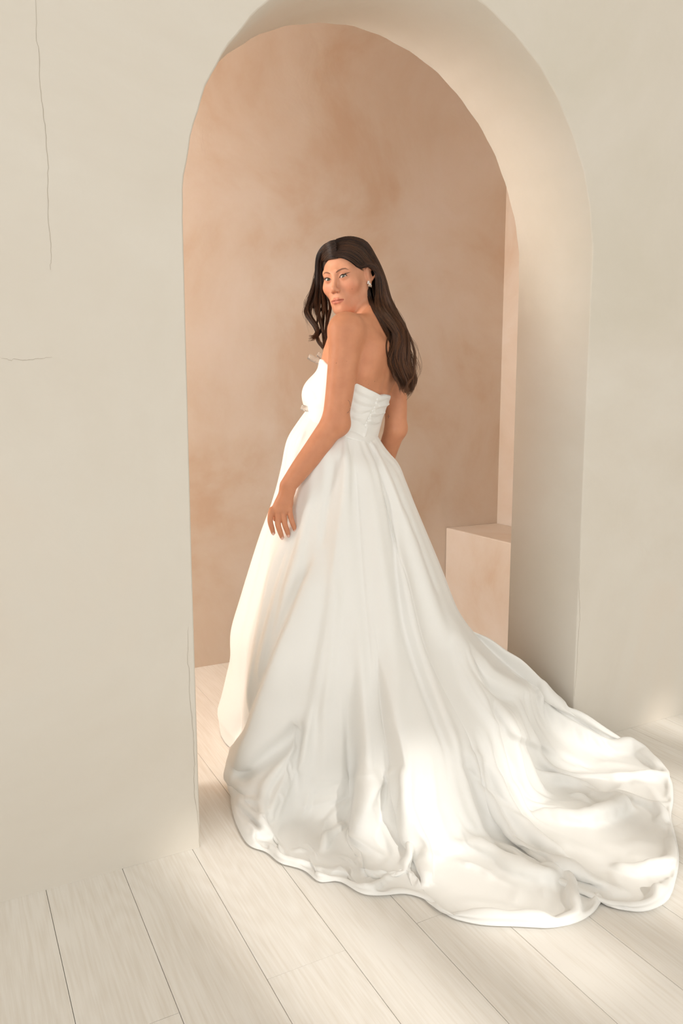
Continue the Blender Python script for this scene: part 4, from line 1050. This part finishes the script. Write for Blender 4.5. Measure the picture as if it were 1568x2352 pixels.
bdv = sculpt(bdv, bn, BST, bvis, 1.)
bodice = sub(mesh_obj('bodice', bdv, bdf, M_SATIN))
bbt = BVHTree.FromPolygons([tuple(p) for p in bdv.tolist()], [tuple(q) for q in bdf.tolist()])
def surf_at(bvh, px, py):
    r = Vector(ray(px, py)); L = r.length; h = bvh.ray_cast(Vector(CAM), r/L); return h[0], h[1]
bm = bmesh.new(); bmesh.ops.create_uvsphere(bm, u_segments=16, v_segments=10, radius=1)
bm_me = bpy.data.meshes.new('button'); bm.to_mesh(bm_me); bm.free(); bm_me.materials.append(M_SATIN)
for p in bm_me.polygons: p.use_smooth = True
for px, py in [(866.5, 917), (863.5, 926), (860, 935.5), (855, 944), (851, 952), (846, 961), (841.5, 970), (839, 978)]:
    loc, nr = surf_at(bbt, px, py)
    if loc is None: continue
    o = bpy.data.objects.new('button', bm_me); COL.objects.link(o); sub(o); o.location = loc; o.scale = (.0046, .0046, .0030); o.rotation_euler = nr.to_track_quat('Z', 'Y').to_euler()

# ---------------- clear bow loops at the front of the bodice
M_CLEAR, b_ = principled('clear_film', lin(250, 246, 240), .08, **{'Transmission Weight': .85, 'IOR': 1.3, 'Alpha': .75})
def loop(c_px, d, length, width, thick, ang, twist=.0):
    """a ribbon loop: flattened ring, length x width x thick in metres, in-image angle"""
    c = at(*c_px, d); a = math.radians(ang); ax = RT*math.cos(a)+UPV*math.sin(a); up = -RT*math.sin(a)+UPV*math.cos(a); sd = FW
    sd, up = sd*math.cos(twist)+up*math.sin(twist), up*math.cos(twist)-sd*math.sin(twist)
    prof = []; n = 36
    for k in range(n):
        t = 2*math.pi*k/n; x = math.cos(t); y = math.sin(t)
        prof.append((length/2*np.sign(x)*abs(x)**.75, thick/2*y*(.55+.45*abs(x)**.2)))
    v = []
    for off in (0, -.0012):
        for s in (-1, 1):
            for x, y in prof:
                L = math.hypot(x/length, y/thick)*2
                v.append(c+ax*(x+off*x/length*2)+sd*(y+off*y/thick*2)+up*s*width/2)
    f = []
    for k in range(n):
        k2 = (k+1) % n
        f += [(k, k2, n+k2, n+k), (2*n+k, 3*n+k, 3*n+k2, 2*n+k2), (k, 2*n+k, 2*n+k2, k2), (n+k, n+k2, 3*n+k2, 3*n+k)]
    return v, f
for c, d, L, w, t, a in (((722, 826), 2.50, .046, .017, .022, -27), ((738, 820), 2.52, .036, .015, .020, -38), ((706, 940), 2.50, .046, .017, .022, -20)):
    o = sub(mesh_obj('bow_loop', *loop(c, d, L, w, t, a), M_CLEAR)); o['label'] = 'clear stiff bow loop'
# ---------------- earring, moles, small tattoos
M_PEARL, _ = principled('pearl', lin(240, 232, 222), .18, **{'Coat Weight': .5})
ear = empty('earring', (0, 0, 0)); ear.parent = person; ear.matrix_parent_inverse = Matrix.Translation(-Vector(person.location))
ear['label'] = 'pearl cluster earring'
for px, py, r in ((845.8, 647.5, .0042), (848, 651.5, .0036), (849.8, 653.5, .0034), (844.5, 650.5, .0028)):
    dep = min(hit_depth(px-3, py-1), 2.56)-.002
    bm = bmesh.new(); bmesh.ops.create_uvsphere(bm, u_segments=20, v_segments=14, radius=r)
    me = bpy.data.meshes.new('pearl'); bm.to_mesh(me); bm.free(); me.materials.append(M_PEARL)
    for p in me.polygons: p.use_smooth = True
    o = bpy.data.objects.new('pearl', me); COL.objects.link(o); o.parent = ear; o.location = Vector(at(px, py, dep))
M_INK, _ = principled('tattoo_ink', lin(112, 88, 78), .6)
M_MOLE, _ = principled('mole', lin(120, 66, 44), .6)
def decal(pts, wd):
    v, f = [], []; n = len(pts)
    for i, (x, y) in enumerate(pts):
        a = np.array(pts[max(i-1, 0)]); b = np.array(pts[min(i+1, n-1)]); t = (b-a)/np.linalg.norm(b-a); m = np.array([-t[1], t[0]])
        for s in (-1, 1):
            loc, nr = surf_at(bt, x+m[0]*wd*s/2, y+m[1]*wd*s/2)
            if loc is None: return [], []
            v.append(np.array(loc+nr*(-.0002 if nr.dot(Vector(FW)) > 0 else .0002)*1.5))
    f = [(2*i, 2*i+1, 2*i+3, 2*i+2) for i in range(n-1)]
    return v, f
def wiggle(pts, n, amp): 
    p = spline(pts, n); return [(x+amp*math.sin(i*2.1), y+amp*math.cos(i*1.7)) for i, (x, y) in enumerate(p)]
tat = join([decal(wiggle([(798.5, 918.5), (801.5, 922), (803.6, 927), (804.4, 933)], 16, .35), .7), decal([(803.5, 938), (803.2, 940)], 1.), decal([(803.4, 942), (801.5, 943.5)], .9), decal(wiggle([(796.5, 948.5), (799, 947), (800.5, 945)], 6, .4), .9)])
M_ = [child(mesh_obj('tattoo', *tat, M_INK, smooth=False))]
st = join([decal([(892, 952.5), (892, 961)], 1.), decal([(889, 956.6), (895, 956.6)], 1.)])
M_.append(child(mesh_obj('tattoo', *st, M_INK, smooth=False)))
for o in M_: o['label'] = 'fine dark tattoo'
def mole(x, y, r):
    loc, nr = surf_at(bt, x, y)
    if loc is None: return
    if nr.dot(Vector(FW)) > 0: nr = -nr
    q = nr.to_track_quat('Z', 'Y'); v = [loc+nr*.0004]+[loc+q @ Vector((r*math.cos(t), r*math.sin(t), .0001)) for t in np.linspace(0, 2*math.pi, 9)[:-1]]
    child(mesh_obj('mole', [np.array(p) for p in v], [(0, i+1, (i+1) % 8+1) for i in range(8)], M_MOLE))
for x, y, r in ((772, 834, .0012), (860, 876, .0016), (840, 874.5, .0009), (845.7, 882.5, .0009), (808.4, 663.6, .0011), (817.5, 716.5, .0009), (826, 719, .0008), (796, 830, .0007)): mole(x, y, r)
for im in bpy.data.materials: im.use_fake_user = False
